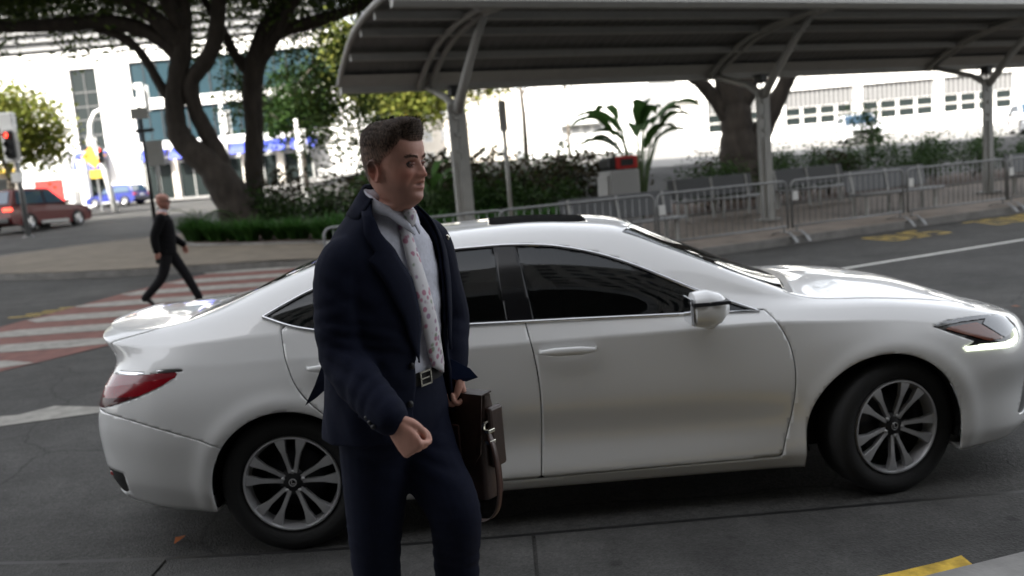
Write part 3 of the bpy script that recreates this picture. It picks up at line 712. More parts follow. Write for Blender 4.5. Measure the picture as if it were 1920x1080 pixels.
# sharpness across: rocker crease, character line over the doors, shoulder ledge
SHARP = np.zeros((J, nu)); xm = rowsU[4, :, 0]
def ramp(x, a, b): return np.clip((x - a) / (b - a), 0, 1)
SHARP[1] = 1; SHARP[2] = .5
SHARP[6] = .95 * ramp(xm, -2.3, -1.6) * (1 - ramp(xm, 1.2, 1.9))
SHARP[7] = .85 * (1 - ramp(xm, -1.5, -1.0)) * 1 + .5 * ramp(xm, -1.4, -1.0) * (1 - ramp(xm, .8, 1.1)) + .25 * ramp(xm, 1.0, 1.3)
SHARP[9] = .35 * ramp(xm, -.2, .4) * (1 - ramp(xm, .9, 1.05)) + .3 * (1 - ramp(xm, -1.6, -1.2)) * ramp(xm, -1.95, -1.8)
nvs = [3, 4, 8, 12, 12, 8, 9, 10, 12, 10, 10]
v = np.concatenate([np.linspace(kv[i], kv[i+1], n_, endpoint=False) for i, n_ in enumerate(nvs)] + [[kv[-1]]])
SV = np.zeros((nu, len(v), 3))
for i in range(nu): SV[i] = hermite(kv, rowsU[:, i], v, SHARP[:, i])
SV[:, :, 1] = np.maximum(SV[:, :, 1], 0)
nv = len(v)
# swell over the wheel arches
for cx, rr in ((-1.435, .42), (1.425, .43)):
    d = np.sqrt((SV[:, :, 0] - cx)**2 + (SV[:, :, 2] - .33)**2)
    SV[:, :, 1] += np.where(SV[:, :, 1] > .75, .012 * np.exp(-((d - .40) / .045)**2), 0)
SV[0, :, 1] = 0; SV[-1, :, 1] = 0
NRM = np.cross(np.gradient(SV, axis=0), np.gradient(SV, axis=1))
V = SV.reshape(-1, 3) * np.array([1, -1, 1])             # near side is -y
Fq = [(i*nv+j, i*nv+j+1, (i+1)*nv+j+1, (i+1)*nv+j) for i in range(nu-1) for j in range(nv-1)]
skin = Cut(V, Fq)
XZ = lambda V: V[:, [0, 2]]
XY = lambda V: V[:, [0, 1]]
side = lambda V: (V[:, 1] > -.5) * 1.0                    # side features stay away from the middle
def outside(phi): return lambda V: np.where(V[:, 1] > -.40, 1.0, phi(V))
# wheel arches
def arch(cx, cz, r, wl, wr): return [(cx - wl, -.1), (cx - wl, cz - .05)] + [(cx + r*math.cos(a) * (wl/r if math.cos(a) < 0 else wr/r), cz + r*math.sin(a)) for a in np.linspace(math.pi, 0, 40)] + [(cx + wr, cz - .05), (cx + wr, -.1)]
ARCH_R = arch(-1.435, .325, .367, .362, .366); ARCH_F = arch(1.405, .325, .378, .395, .362)
_, skin = skin.split(outside(lambda V: poly_sd(XZ(V), ARCH_R)))
_, skin = skin.split(outside(lambda V: poly_sd(XZ(V), ARCH_F)))
# glass
WIN = smooth_line([(-1.500, 1.118), (-1.36, 1.068), (-1.22, 1.036)], 4)[:-1] + [(-1.22, 1.036), (-.9, 1.022), (-.58, 1.008), (0, .985), (.495, .962), (.835, .943)] + smooth_line([(.835, .943), (.70, 1.0), (.551, 1.065), (.313, 1.185), (.15, 1.254), (.014, 1.296), (-.12, 1.325), (-.28, 1.342), (-.45, 1.346), (-.65, 1.342), (-.95, 1.308), (-1.25, 1.225), (-1.40, 1.165), (-1.500, 1.118)], 5)[1:-1]
glass, skin = skin.split(outside(lambda V: poly_sd(XZ(V), WIN)))
WS = smooth_line([(.255, -.568), (.45, -.615), (.70, -.665), (1.02, -.700)], 4) + smooth_line([(1.02, -.700), (1.07, -.50), (1.10, -.25), (1.11, 0)], 4)[1:] + [(1.11, .1), (.37, .1)] + smooth_line([(.37, 0), (.35, -.25), (.31, -.45), (.255, -.568)], 4)[:-1]
top = lambda poly: (lambda V: np.where(V[:, 2] < .70, 1.0, poly_sd(XY(V), poly)))
wscr, skin = skin.split(top(WS))
RW = [(-1.90, .1), (-1.90, 0), (-1.895, -.3), (-1.875, -.50), (-1.84, -.575), (-1.7, -.585), (-1.45, -.575), (-1.25, -.555), (-1.10, -.52), (-1.04, -.35), (-1.02, 0), (-1.02, .1)]
rwin, skin = skin.split(top(RW))
COWL = [(1.02, -.735), (1.06, -.70), (1.12, -.45), (1.19, -.22), (1.22, 0), (1.22, .1), (1.0, .1), (1.0, -.6)]
cowl, skin = skin.split(top(COWL))
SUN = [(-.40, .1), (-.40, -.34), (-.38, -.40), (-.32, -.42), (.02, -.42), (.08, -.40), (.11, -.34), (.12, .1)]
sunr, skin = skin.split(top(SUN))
# lamps
HL = [(1.645, .800), (1.75, .815), (1.90, .812), (2.03, .80), (2.12, .775), (2.155, .73), (2.14, .68), (2.09, .655), (1.95, .664), (1.78, .674), (1.775, .682), (1.91, .700), (1.80, .735)]
HLc = [(1.645, .800), (1.75, .815), (1.90, .812), (2.03, .80), (2.12, .775), (2.155, .73), (2.14, .68), (2.09, .655), (1.95, .664), (1.78, .674), (1.785, .690), (1.85, .708), (1.73, .760)]
head, skin = skin.split(outside(lambda V: np.where(V[:, 1] > -.45, 1, poly_sd(XZ(V), HLc))))
TL = [(-2.7, .895), (-2.3, .893), (-2.1, .900), (-1.895, .912), (-1.915, .885), (-1.99, .848), (-2.10, .808), (-2.22, .775), (-2.31, .752), (-2.7, .745)]
tail, skin = skin.split(outside(lambda V: poly_sd(XZ(V), TL)))
tchr, skin = skin.split(outside(lambda V: poly_sd(XZ(V), [(-2.7, .908), (-2.3, .905), (-1.90, .921), (-1.875, .912), (-2.7, .88)])))
refl, skin = skin.split(outside(lambda V: poly_sd(XZ(V), [(-2.7, .47), (-2.33, .455), (-2.23, .438), (-2.225, .345), (-2.26, .325), (-2.7, .30)])))
fog, skin = skin.split(outside(lambda V: poly_sd(XZ(V), [(2.30, .50), (2.20, .42), (2.10, .315), (2.14, .30), (2.26, .315), (2.38, .34)])))
grille, skin = skin.split(lambda V: np.where((V[:, 1] < -.47) | (V[:, 0] < 2.1), 1.0, poly_sd(np.stack([V[:, 1], V[:, 2]], 1), [(.1, .70), (-.30, .70), (-.20, .56), (-.44, .30), (-.40, .24), (.1, .24)])))
# shut lines
S1 = smooth_line([(-.275, 1.03), (-.262, .95), (-.246, .86), (-.232, .73), (-.230, .60), (-.238, .45), (-.252, .30), (-.258, .242)], 5)
S2 = smooth_line([(-1.41, 1.06), (-1.402, .99), (-1.385, .90), (-1.335, .775), (-1.20, .62), (-1.06, .45), (-.99, .33), (-.975, .252)], 5)
S3 = smooth_line([(.865, .948), (.905, .89), (.948, .80), (.968, .70), (.968, .58), (.950, .45), (.915, .32), (.895, .242)], 5)
S4 = [(-.975, .252), (-.258, .242), (.895, .236)]
FD = S1[::-1] + [(-.275, 1.12), (.30, 1.05), (.60, .99), (.80, .952), (.865, .948)] + S3[1:] + [(-.258, .242)]
RD = S2[::-1] + [(-1.32, 1.11), (-.9, 1.16), (-.275, 1.12)] + S1
FD = [p for i, p in enumerate(FD) if i == 0 or p != FD[i-1]]; RD = [p for i, p in enumerate(RD) if i == 0 or p != RD[i-1]]
def door_phi(poly, zt, e): return outside(lambda V: np.where((V[:, 2] > zt) | (V[:, 1] > -.6), 1, poly_sd(XZ(V), poly) + e))
GW = .0032
def both(e): return outside(lambda V: np.where((V[:, 2] > 1.25) | (V[:, 1] > -.6), 1, np.minimum(poly_sd(XZ(V), FD), poly_sd(XZ(V), RD)) + e))
zone, skin = skin.split(both(-GW))
fdoor, zone = zone.split(door_phi(FD, 1.25, GW)); rdoor, gaps = zone.split(door_phi(RD, 1.25, GW))
# bonnet and boot lid
HD = smooth_line([(1.09, -.745), (1.3, -.745), (1.55, -.728), (1.80, -.69), (2.0, -.62), (2.13, -.52), (2.20, -.40), (2.235, -.2), (2.24, 0)], 4)
HDp = HD + [(2.24, .1), (1.0, .1), (1.0, -.735)]
topx = lambda poly, e: (lambda V: np.where(V[:, 2] < .70, 1.0, poly_sd(XY(V), poly) + e))
zone, skin = skin.split(topx(HDp, -.003)); bonnet, hg = zone.split(topx(HDp, .003))
BD = smooth_line([(-1.93, 0), (-1.93, -.45), (-1.915, -.565), (-1.96, -.635), (-2.10, -.665), (-2.25, -.67)], 4)
BDp = BD + [(-2.7, -.70), (-2.7, .1), (-1.93, .1)]
bphi = lambda e: (lambda V: np.where(V[:, 2] < .985, 1, poly_sd(XY(V), BDp) + e))
zone, skin = skin.split(bphi(-.003)); boot, bg_ = zone.split(bphi(.003))
BS = smooth_line([(-2.10, .985), (-2.18, .945), (-2.26, .925)], 4)
# bumper edge: a shading crease, drawn as a thin grey strip
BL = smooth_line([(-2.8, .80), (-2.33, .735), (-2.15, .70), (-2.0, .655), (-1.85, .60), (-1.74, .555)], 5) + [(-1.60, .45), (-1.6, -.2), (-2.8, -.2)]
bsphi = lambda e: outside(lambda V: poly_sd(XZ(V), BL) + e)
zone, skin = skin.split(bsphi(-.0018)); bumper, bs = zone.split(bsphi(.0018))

def mirror_join(c):
    n_ = len(c.V); V = list(c.V) + [(x, -y, z) for x, y, z in c.V]
    F = list(c.F) + [tuple(i + n_ for i in f[::-1]) for f in c.F]
    return V, F
def whole(name, c, mt, parent=car, sol=0., push=0.):
    V, F = mirror_join(c)
    me = mkmesh(name, V, F, mt, True)
    bm = bmesh.new(); bm.from_mesh(me); bmesh.ops.remove_doubles(bm, verts=bm.verts, dist=2e-4); bmesh.ops.recalc_face_normals(bm, faces=bm.faces); bm.to_mesh(me); bm.free()
    o = bpy.data.objects.new(name, me); COL.objects.link(o); o.parent = parent
    if sol: q = o.modifiers.new('t', 'SOLIDIFY'); q.thickness = sol; q.offset = -1
    return o
def outward(V, F):
    me = mkmesh('tmp', V, F, None)
    bm = bmesh.new(); bm.from_mesh(me); bmesh.ops.remove_doubles(bm, verts=bm.verts, dist=1e-4); bmesh.ops.recalc_face_normals(bm, faces=bm.faces)
    # make the shell face away from the car's axis
    tot = sum(((f.calc_center_median() - Vector((f.calc_center_median().x * .8, 0, .7))).dot(f.normal) * f.calc_area()) for f in bm.faces)
    if tot < 0: bmesh.ops.reverse_faces(bm, faces=bm.faces)
    bm.to_mesh(me); bm.free(); return me
def pair(name, c, mt, parent=None, sol=.0, off=0., sides=(-1, 1)):
    """the near-side part and its mirror twin as two objects"""
    res = []
    for sg in sides:
        V = [(x, y if sg < 0 else -y, z) for x, y, z in c.V]; F = c.F if sg < 0 else [f[::-1] for f in c.F]
        me = outward(V, F); me.name = name; me.materials.append(M[mt]); me.polygons.foreach_set('use_smooth', [True] * len(me.polygons))
        if off:
            for vtx in me.vertices: vtx.co += vtx.normal * off
        o = bpy.data.objects.new(name, me); COL.objects.link(o)
        o.parent = (parent[0 if sg < 0 else 1] if isinstance(parent, list) else parent) or car
        if sol: q = o.modifiers.new('t', 'SOLIDIFY'); q.thickness = sol; q.offset = -1
        res.append(o)
    return res
whole('body', skin, 'pearl_white', sol=.012)
whole('bonnet', bonnet, 'pearl_white', sol=.01); whole('boot_lid', boot, 'pearl_white', sol=.01)
pair('rear_bumper', bumper, 'pearl_white', sol=.012)
fd = pair('door', fdoor, 'pearl_white', sol=.012); rd = pair('door', rdoor, 'pearl_white', sol=.012)
for c, off, mt_ in ((gaps, -.006, 'gap'), (hg, -.005, 'gap'), (bg_, -.005, 'gap'), (bs, -.003, 'crease_grey')): pair('panel_gap_crease', c, mt_, off=off)  # the grey bumper strip paints a shading crease, the others are open gaps
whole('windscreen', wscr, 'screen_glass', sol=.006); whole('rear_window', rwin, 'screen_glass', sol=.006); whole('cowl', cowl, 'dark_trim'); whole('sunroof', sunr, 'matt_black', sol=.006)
whole('grille', grille, 'black')
def on_side(x, z):        # the skin's half width at a point of the side view
    d = (SV[:, 30:, 0] - x)**2 + (SV[:, 30:, 2] - z)**2 + (SV[:, 30:, 1] < .45)*9
    k = np.argsort(d.ravel())[:6]; w_ = 1/(d.ravel()[k] + 1e-6); return float((SV[:, 30:, 1].ravel()[k]*w_).sum()/w_.sum())
wl2 = [(WIN[i][0]*(1-t) + WIN[(i+1) % len(WIN)][0]*t, WIN[i][1]*(1-t) + WIN[(i+1) % len(WIN)][1]*t) for i in range(len(WIN)) for t in (0, .5)]
yy_ = np.array([on_side(*p) for p in wl2])
for _ in range(6): yy_ = (np.roll(yy_, 1) + 2*yy_ + np.roll(yy_, -1))/4
for sg in (-1, 1):
    pts = [(p[0], sg*(y_ + .002), p[1]) for p, y_ in zip(wl2, yy_)]; pts.append(pts[0])
    MB().tube(pts, .0085, 8, caps=False).build('window_trim', 'chrome_trim', car, smooth=True)
# side glass split into panes with pillars
PB = [(-.395, 1.4), (-.345, .9), (-.215, .9), (-.285, 1.4)]
PC = [(-1.10, 1.4), (-1.19, .9), (-1.145, .9), (-1.055, 1.4)]
PA = [(.54, .9), (.56, .9), (.60, 1.2), (.58, 1.2)]
pill, g2 = glass.split(lambda V: np.minimum(np.minimum(poly_sd(XZ(V), PB), poly_sd(XZ(V), PC)), poly_sd(XZ(V), PA)))
pB, pill = pill.split(lambda V: -(V[:, 0] + .7 - 0*V[:, 1]) if False else np.where((V[:, 0] > -.7) & (V[:, 0] < .2), -1.0, 1.0)); pC, pA = pill.split(lambda V: V[:, 0] + .3)
for pp in (pB, pC, pA): pair('pillar_trim', pp, 'gloss_black', off=.002, sol=.006)
qg, g3 = g2.split(lambda V: V[:, 0] + 1.12); rg, fg = g3.split(lambda V: V[:, 0] + .3)
pair('side_window', fg, 'car_glass', fd, sol=.005, off=-.003); pair('side_window', rg, 'car_glass', rd, sol=.005, off=-.003); pair('quarter_window', qg, 'car_glass', sol=.005, off=-.003)
# chrome corner behind the quarter glass
pair('tail_light_trim', tchr, 'chrome_trim', off=.004)
# tail light: lens with darker foot and bright upper band
upper, rest = tail.split(lambda V: -(V[:, 2] - (.84 + .05 * np.clip((V[:, 0] + 2.3) / .4, 0, 1))))
midl, low_ = rest.split(lambda V: -(V[:, 2] - (.795 + .03 * np.clip((V[:, 0] + 2.3) / .4, 0, 1))))
tl = pair('tail_light', midl, 'tail_lens', off=.004); pair('lamp_band', upper, 'tail_pink', tl, off=.002); pair('lamp_foot', low_, 'tail_dark', tl, off=.004)
pair('rear_reflector', refl, 'black', off=-.004); pair('fog_recess', fog, 'black', off=-.012)
for sg in (-1, 1): MB().box((-2.284, sg * .775, .425), (.09, .04, .022), rz=sg * .62).build('reflector', 'reflector', car, bevel=.004)
# headlight
hl = pair('headlight', head, 'lamp_black', off=-.004)
amb, hrest = head.split(lambda V: poly_sd(XZ(V), [(1.70, .785), (1.90, .785), (2.02, .70), (1.93, .700)]))
pair('side_reflector', amb, 'amber', hl, off=.003)
lens, hrest = hrest.split(lambda V: poly_sd(XZ(V), [(1.97, .80), (2.10, .79), (2.13, .72), (2.03, .70), (1.93, .775)]))
pair('lens', lens, 'lens_grey', hl, off=.002)
drl, hrest = hrest.split(lambda V: line_d(XZ(V), smooth_line([(1.79, .680), (1.92, .674), (2.03, .669), (2.095, .68), (2.115, .715), (2.10, .755)], 4)) - .011)
pair('daylight_strip', drl, 'drl', hl, off=.006)
brow, hrest = hrest.split(lambda V: line_d(XZ(V), [(1.66, .80), (1.8, .808), (2.0, .80)]) - .007)
pair('lamp_brow', brow, 'lens_grey', hl, off=.003)
# door handles with their recesses
def handle(cx, cz, parent, sg):
    mb = MB(); V = []; prof = [(-.135, .004), (-.12, .026), (-.06, .036), (.06, .036), (.12, .028), (.135, .004)]
    yb = .912
    for x, o in prof:
        for a in range(8):
            ang = 2*math.pi*a/8; rz = .020 * (1 if abs(x) < .1 else .55)
            V.append((cx + x, sg * (yb + o + .009*math.cos(ang)), cz - .03*x + rz*math.sin(ang)))
    n_ = 8; Fq = [(i*n_+j, i*n_+(j+1) % n_, (i+1)*n_+(j+1) % n_, (i+1)*n_+j) for i in range(5) for j in range(n_)] + [tuple(range(n_-1, -1, -1)), tuple(5*n_+j for j in range(n_))]
    h = mkobj('handle', V, Fq, 'pearl_white', parent, smooth=True)
    MB().sphere((cx - .02, sg * (yb + .0), cz + .012), .06, 10, (1, .05, .45)).build('handle_cup', 'pearl_white', h, smooth=True)
for i, sg in enumerate((-1, 1)):
    handle(-.085, .853, fd[i], sg); handle(-1.16, .875, rd[i], sg)
    # door mirror: housing, dark glass cap line, stalk
    mh = MB(); pr_ = [(-.075, .055, .040), (-.06, .085, .078), (.0, .095, .088), (.06, .072, .070), (.10, .03, .030)]
    V = []
    n_ = 16
    for x, ry, rz in pr_:
        for a in range(n_):
            an = 2*math.pi*a/n_; ca, sa = math.cos(an), math.sin(an)
            V.append((.545 + x, sg * (1.01 + ry * np.sign(ca) * abs(ca)**.8), 1.0 + rz * np.sign(sa) * abs(sa)**.8 + .006))
    Fq = [(a*n_+b, a*n_+(b+1) % n_, (a+1)*n_+(b+1) % n_, (a+1)*n_+b) for a in range(len(pr_)-1) for b in range(n_)] + [tuple(range(n_)), tuple((len(pr_)-1)*n_+b for b in range(n_))]
    mi = mkobj('door_mirror', V, Fq, 'pearl_white', car, smooth=True, sharp=50)
    MB().box((.466, sg*1.01, 1.005), (.012, .15, .12)).build('mirror_glass', 'chrome_trim', mi, bevel=.004)
    MB().add([(.47, sg*.93, 1.035), (.64, sg*.95, 1.035), (.64, sg*1.098, 1.03), (.47, sg*1.105, 1.03), (.47, sg*.93, 1.052), (.64, sg*.95, 1.048), (.635, sg*1.095, 1.045), (.47, sg*1.102, 1.047)], [(0,1,2,3), (4,5,6,7), (0,1,5,4), (1,2,6,5), (2,3,7,6), (3,0,4,7)]).build('signal_strip', 'dark_trim', mi)
    MB().tube([(.60, sg*.86, .935), (.58, sg*.93, .935), (.565, sg*.99, .95)], [.035, .038, .045], 10).build('stalk', 'pearl_white', mi, smooth=True)
# wheel wells and floor
for cx in (-1.435, 1.41):
    for sg in (-1, 1):
        n_ = 28; V = []
        for yy in (.86, .45):
            for a in np.linspace(-.25, math.pi + .25, n_): V.append((cx + .375*math.cos(a), sg*yy, .33 + .375*math.sin(a)))
        V += [(cx, sg*.45, .33)]
        mkobj('wheel_arch_liner', V, [(i, i+1, n_+i+1, n_+i) for i in range(n_-1)] + [(n_+i, n_+i+1, 2*n_) for i in range(n_-1)], 'liner', car)
MB().box((0, 0, .215), (4.1, 1.3, .03)).build('underbody', 'liner', car)
MB().box((0, 0, .33), (2.6, 1.5, .16)).build('cabin_floor', 'liner', car); MB().box((1.22, 0, .52), (.1, 1.4, .5)).build('bulkhead', 'liner', car)
# cabin: seats, dashboard, steering wheel, parcel shelf
def seat(x, y, w_, back=.62, lean=.20):
    s_ = MB().box((x + .22, y, .50), (.52, w_, .16)).build('seat', 'seat_leather', car, bevel=.05)
    q = MB().box((x - .06 - lean*.25, y, .50 + back/2), (.13, w_*.94, back), mtx=Matrix.Rotation(-lean, 3, 'Y')); q.build('backrest', 'seat_leather', s_, bevel=.045)
    for hy in ((0,) if w_ < .8 else (-.38, .38)): MB().box((x - .06 - lean*(back*.62), y + hy, .50 + back + .10), (.09, .25, .17)).build('headrest', 'seat_leather', s_, bevel=.04)
seat(.02, -.37, .50); seat(.02, .37, .50); seat(-.98, 0, 1.25, .52, .3)
MB().box((.86, 0, .80), (.42, 1.38, .20)).build('dashboard', 'cabin_trim', car, bevel=.06)
MB().tube([(.50 + .07*math.cos(a), -.37 + .18*math.sin(a), .86 + .17*math.cos(a)) for a in np.linspace(0, 2*math.pi, 25)], .013, 6, caps=False).build('steering_wheel', 'cabin_trim', car, smooth=True)
MB().box((-1.60, 0, 1.00), (.62, 1.2, .03)).build('parcel_shelf', 'cabin_trim', car)
# wheels
def wheel(cx, sg, steer, spin):
    w_ = empty('wheel', (cx, sg * .795, .327), steer); w_.parent = car
    s = sg
    prof = [(.232, .085), (.250, .100), (.285, .110), (.312, .104), (.328, .088), (.333, .05), (.333, -.05), (.328, -.088), (.30, -.105), (.24, -.09)]
    MB().lathe([(r, s*h) for r, h in prof], 64, 'y').build('tyre', 'tyre_black', w_, smooth=True)
    rp = [(.232, .088), (.228, .098), (.221, .098), (.214, .082), (.206, .03), (.19, -.06), (.001, -.07)]
    MB().lathe([(r, s*h) for r, h in rp[:5]], 64, 'y').build('rim', 'rim_silver', w_, smooth=True, sharp=40)
    MB().lathe([(r, s*h) for r, h in rp[4:]], 48, 'y').build('rim_barrel', 'rim_dark', w_, smooth=True)
    MB().lathe([(.001, s*-.012), (.145, s*-.012), (.15, s*-.03)], 40, 'y').build('brake_disc', 'alloy_dark', w_, smooth=True)
    first = None
    def spoke(a0, name, mt, w0, w1, d0, d1):
        V = []
        for r, wd, d in ((.042, w0, d0 - .004), (.08, w0*.85, d0), (.15, w0 * 1.05, (d0 + d1)/2 + .004), (.195, w1*.85, d1), (.216, w1, d1)):
            for hh, sc in ((d, 1), (d - .022, 1.15)):
                for sd in (-1, 1): V.append((r, s*hh, sd*wd*sc/2))
        Fq = []
        for i in range(4):
            a, b = 4*i, 4*i + 4
            Fq += [(a, a+1, b+1, b), (a+2, b+2, b+3, a+3), (a, b, b+2, a+2), (a+1, a+3, b+3, b+1)]
        Fq += [(0, 2, 3, 1), (16, 17, 19, 18)]
        ca, sa = math.cos(a0), math.sin(a0)
        V = [(x*ca - z*sa, y, x*sa + z*ca) for x, y, z in V]
        return mkobj(name, V, Fq, mt, w_, bevel=.002)
    for q in range(5):
        for off in (-.235, .235): spoke(spin + q*2*math.pi/5 + off, 'spoke', 'rim_silver', .021, .050, .072, .088)
    MB().lathe([(.001, s*.078), (.028, s*.078), (.036, s*.07), (.062, s*.066), (.066, s*.045)], 32, 'y').build('hub', 'rim_dark', w_, smooth=True)
    em = MB(); tor = [(.017 + .0022*math.cos(a), s*(.079) + .0022*math.sin(a)) for a in np.linspace(0, 2*math.pi, 7)]
    em.lathe(tor, 24, 'y'); em.beam((-.004, s*.0795, .011), (-.007, s*.0795, -.006), .003, .003, up=(0, 1, 0)); em.beam((-.007, s*.0795, -.006), (.012, s*.0795, -.006), .003, .003, up=(0, 1, 0))
    em.build('emblem', 'rim_silver', w_, smooth=True)
    for q in range(5):
        a = spin + q*2*math.pi/5; MB().lathe([(.001, s*.075), (.009, s*.074), (.010, s*.05)], 10, 'y', (.05*math.cos(a), 0, .05*math.sin(a))).build('wheel_nut', 'rim_silver', w_, smooth=True)
    return w_
wheel(-1.435, -1, 0, .25); wheel(-1.435, 1, 0, .4); wheel(1.44, -1, R(14), 1.05); wheel(1.44, 1, R(14), .5)
# ================================================================== PEOPLE
def skinmat(name, lipless=False):
    m = bpy.data.materials.new(name); m.use_nodes = True; n = m.node_tree; b = n.nodes['Principled BSDF']
    a = n.nodes.new('ShaderNodeVertexColor'); a.layer_name = 'Col'
    nz = n.nodes.new('ShaderNodeTexNoise'); nz.inputs['Scale'].default_value = 45; nz.inputs['Detail'].default_value = 8
    mx = n.nodes.new('ShaderNodeMixRGB'); mx.blend_type = 'MULTIPLY'; mx.inputs[0].default_value = .35
    r = n.nodes.new('ShaderNodeValToRGB'); r.color_ramp.elements[0].color = (.45, .38, .36, 1); r.color_ramp.elements[1].color = (1.1, 1.1, 1.1, 1)
    n.links.new(nz.outputs[0], r.inputs[0]); n.links.new(a.outputs[0], mx.inputs[1]); n.links.new(r.outputs[0], mx.inputs[2]); n.links.new(mx.outputs[0], b.inputs['Base Color'])
    b.inputs['Roughness'].default_value = .56; b.inputs['Subsurface Weight'].default_value = .05; b.inputs['Subsurface Radius'].default_value = (.012, .004, .002); b.inputs['Subsurface Scale'].default_value = .5
    bp = n.nodes.new('ShaderNodeBump'); bp.inputs['Strength'].default_value = .12; bp.inputs['Distance'].default_value = .004
    n2 = n.nodes.new('ShaderNodeTexNoise'); n2.inputs['Scale'].default_value = 220; n.links.new(n2.outputs[0], bp.inputs['Height']); n.links.new(bp.outputs[0], b.inputs['Normal'])
    M[name] = m
skinmat('skin')
def cloth(name, c, rough=.85, sheen=.0, c2=None):
    m = mat(name, c, rough, noise=.12, scale=60, bump=.25, bscale=900, sheen=sheen, spec=.12); return m
cloth('suit_navy', (.0065, .0085, .020)); cloth('suit_lit', (.012, .02, .052)); cloth('shirt', (.58, .59, .66), .8); cloth('black_cloth', (.007, .007, .008), .9); cloth('charcoal_cloth', (.015, .015, .017), .9)
mat('belt_leather', (.007, .006, .006), .5, spec=.2); mat('shoe_leather', (.012, .009, .008), .3); mat('buckle', (.6, .58, .5), .25, 1.0)
def hairmat():
    m = bpy.data.materials.new('hair_short'); m.use_nodes = True; n = m.node_tree; b = n.nodes['Principled BSDF']
    a = n.nodes.new('ShaderNodeVertexColor'); a.layer_name = 'Col'; tc = n.nodes.new('ShaderNodeTexCoord'); mp = n.nodes.new('ShaderNodeMapping'); mp.inputs['Scale'].default_value = (1, 1, .35); n.links.new(tc.outputs['Object'], mp.inputs[0])
    nz = n.nodes.new('ShaderNodeTexNoise'); nz.inputs['Scale'].default_value = 260; nz.inputs['Detail'].default_value = 4; n.links.new(mp.outputs[0], nz.inputs[0])
    r = n.nodes.new('ShaderNodeValToRGB'); r.color_ramp.elements[0].position = .35; r.color_ramp.elements[1].position = .68; r.color_ramp.elements[0].color = (.35, .35, .35, 1); r.color_ramp.elements[1].color = (1.7, 1.65, 1.6, 1); n.links.new(nz.outputs[0], r.inputs[0])
    mx = n.nodes.new('ShaderNodeMixRGB'); mx.blend_type = 'MULTIPLY'; mx.inputs[0].default_value = 1; n.links.new(a.outputs[0], mx.inputs[1]); n.links.new(r.outputs[0], mx.inputs[2]); n.links.new(mx.outputs[0], b.inputs['Base Color'])
    b.inputs['Roughness'].default_value = .7; b.inputs['Specular IOR Level'].default_value = .2
    bp = n.nodes.new('ShaderNodeBump'); bp.inputs['Strength'].default_value = .6; bp.inputs['Distance'].default_value = .003; n.links.new(nz.outputs[0], bp.inputs['Height']); n.links.new(bp.outputs[0], b.inputs['Normal']); M['hair_short'] = m
hairmat()
mat('hair_brown', (.026, .017, .012), .8, spec=.15, noise=.5, scale=120, stretch=(1, 1, .3)); mat('brow_hair', (.12, .072, .052), .8)
mat('eye_white', (.12, .10, .095), .25, coat=.5); mat('iris', (.02, .025, .03), .1, coat=1.0); mat('mouth', (.05, .012, .01), .5); mat('teeth', (.6, .58, .52), .3)
mat('leather_brown', (.032, .016, .011), .42, noise=.35, scale=9, bump=.12, bscale=60); mat('leather_red', (.045, .018, .012), .45, noise=.35, scale=9, bump=.12, bscale=60)
def tiemat():
    m = bpy.data.materials.new('floral_tie'); m.use_nodes = True; n = m.node_tree; b = n.nodes['Principled BSDF']
    tc = n.nodes.new('ShaderNodeTexCoord'); v = n.nodes.new('ShaderNodeTexVoronoi'); v.inputs['Scale'].default_value = 52; n.links.new(tc.outputs['Object'], v.inputs['Vector'])
    r = n.nodes.new('ShaderNodeValToRGB'); r.color_ramp.interpolation = 'EASE'; e = r.color_ramp.elements
    e[0].position = .30; e[0].color = (.9, .9, .9, 1); e[1].position = .55; e[1].color = (0, 0, 0, 1); n.links.new(v.outputs['Distance'], r.inputs[0])
    hs = n.nodes.new('ShaderNodeValToRGB'); hs.color_ramp.interpolation = 'CONSTANT'; e = hs.color_ramp.elements
    e[0].position = 0; e[0].color = (.36, .10, .18, 1); e[1].position = .45; e[1].color = (.16, .22, .14, 1); x = e.new(.62); x.color = (.25, .12, .22, 1); x = e.new(.8); x.color = (.55, .54, .55, 1)
    sp = n.nodes.new('ShaderNodeSeparateColor'); n.links.new(v.outputs['Color'], sp.inputs[0]); n.links.new(sp.outputs[0], hs.inputs[0])
    mx = n.nodes.new('ShaderNodeMixRGB'); mx.inputs[1].default_value = (.55, .54, .56, 1); n.links.new(r.outputs[0], mx.inputs[0]); n.links.new(hs.outputs[0], mx.inputs[2]); n.links.new(mx.outputs[0], b.inputs['Base Color'])
    b.inputs['Roughness'].default_value = .55; b.inputs['Sheen Weight'].default_value = .2; M['floral_tie'] = m
tiemat()

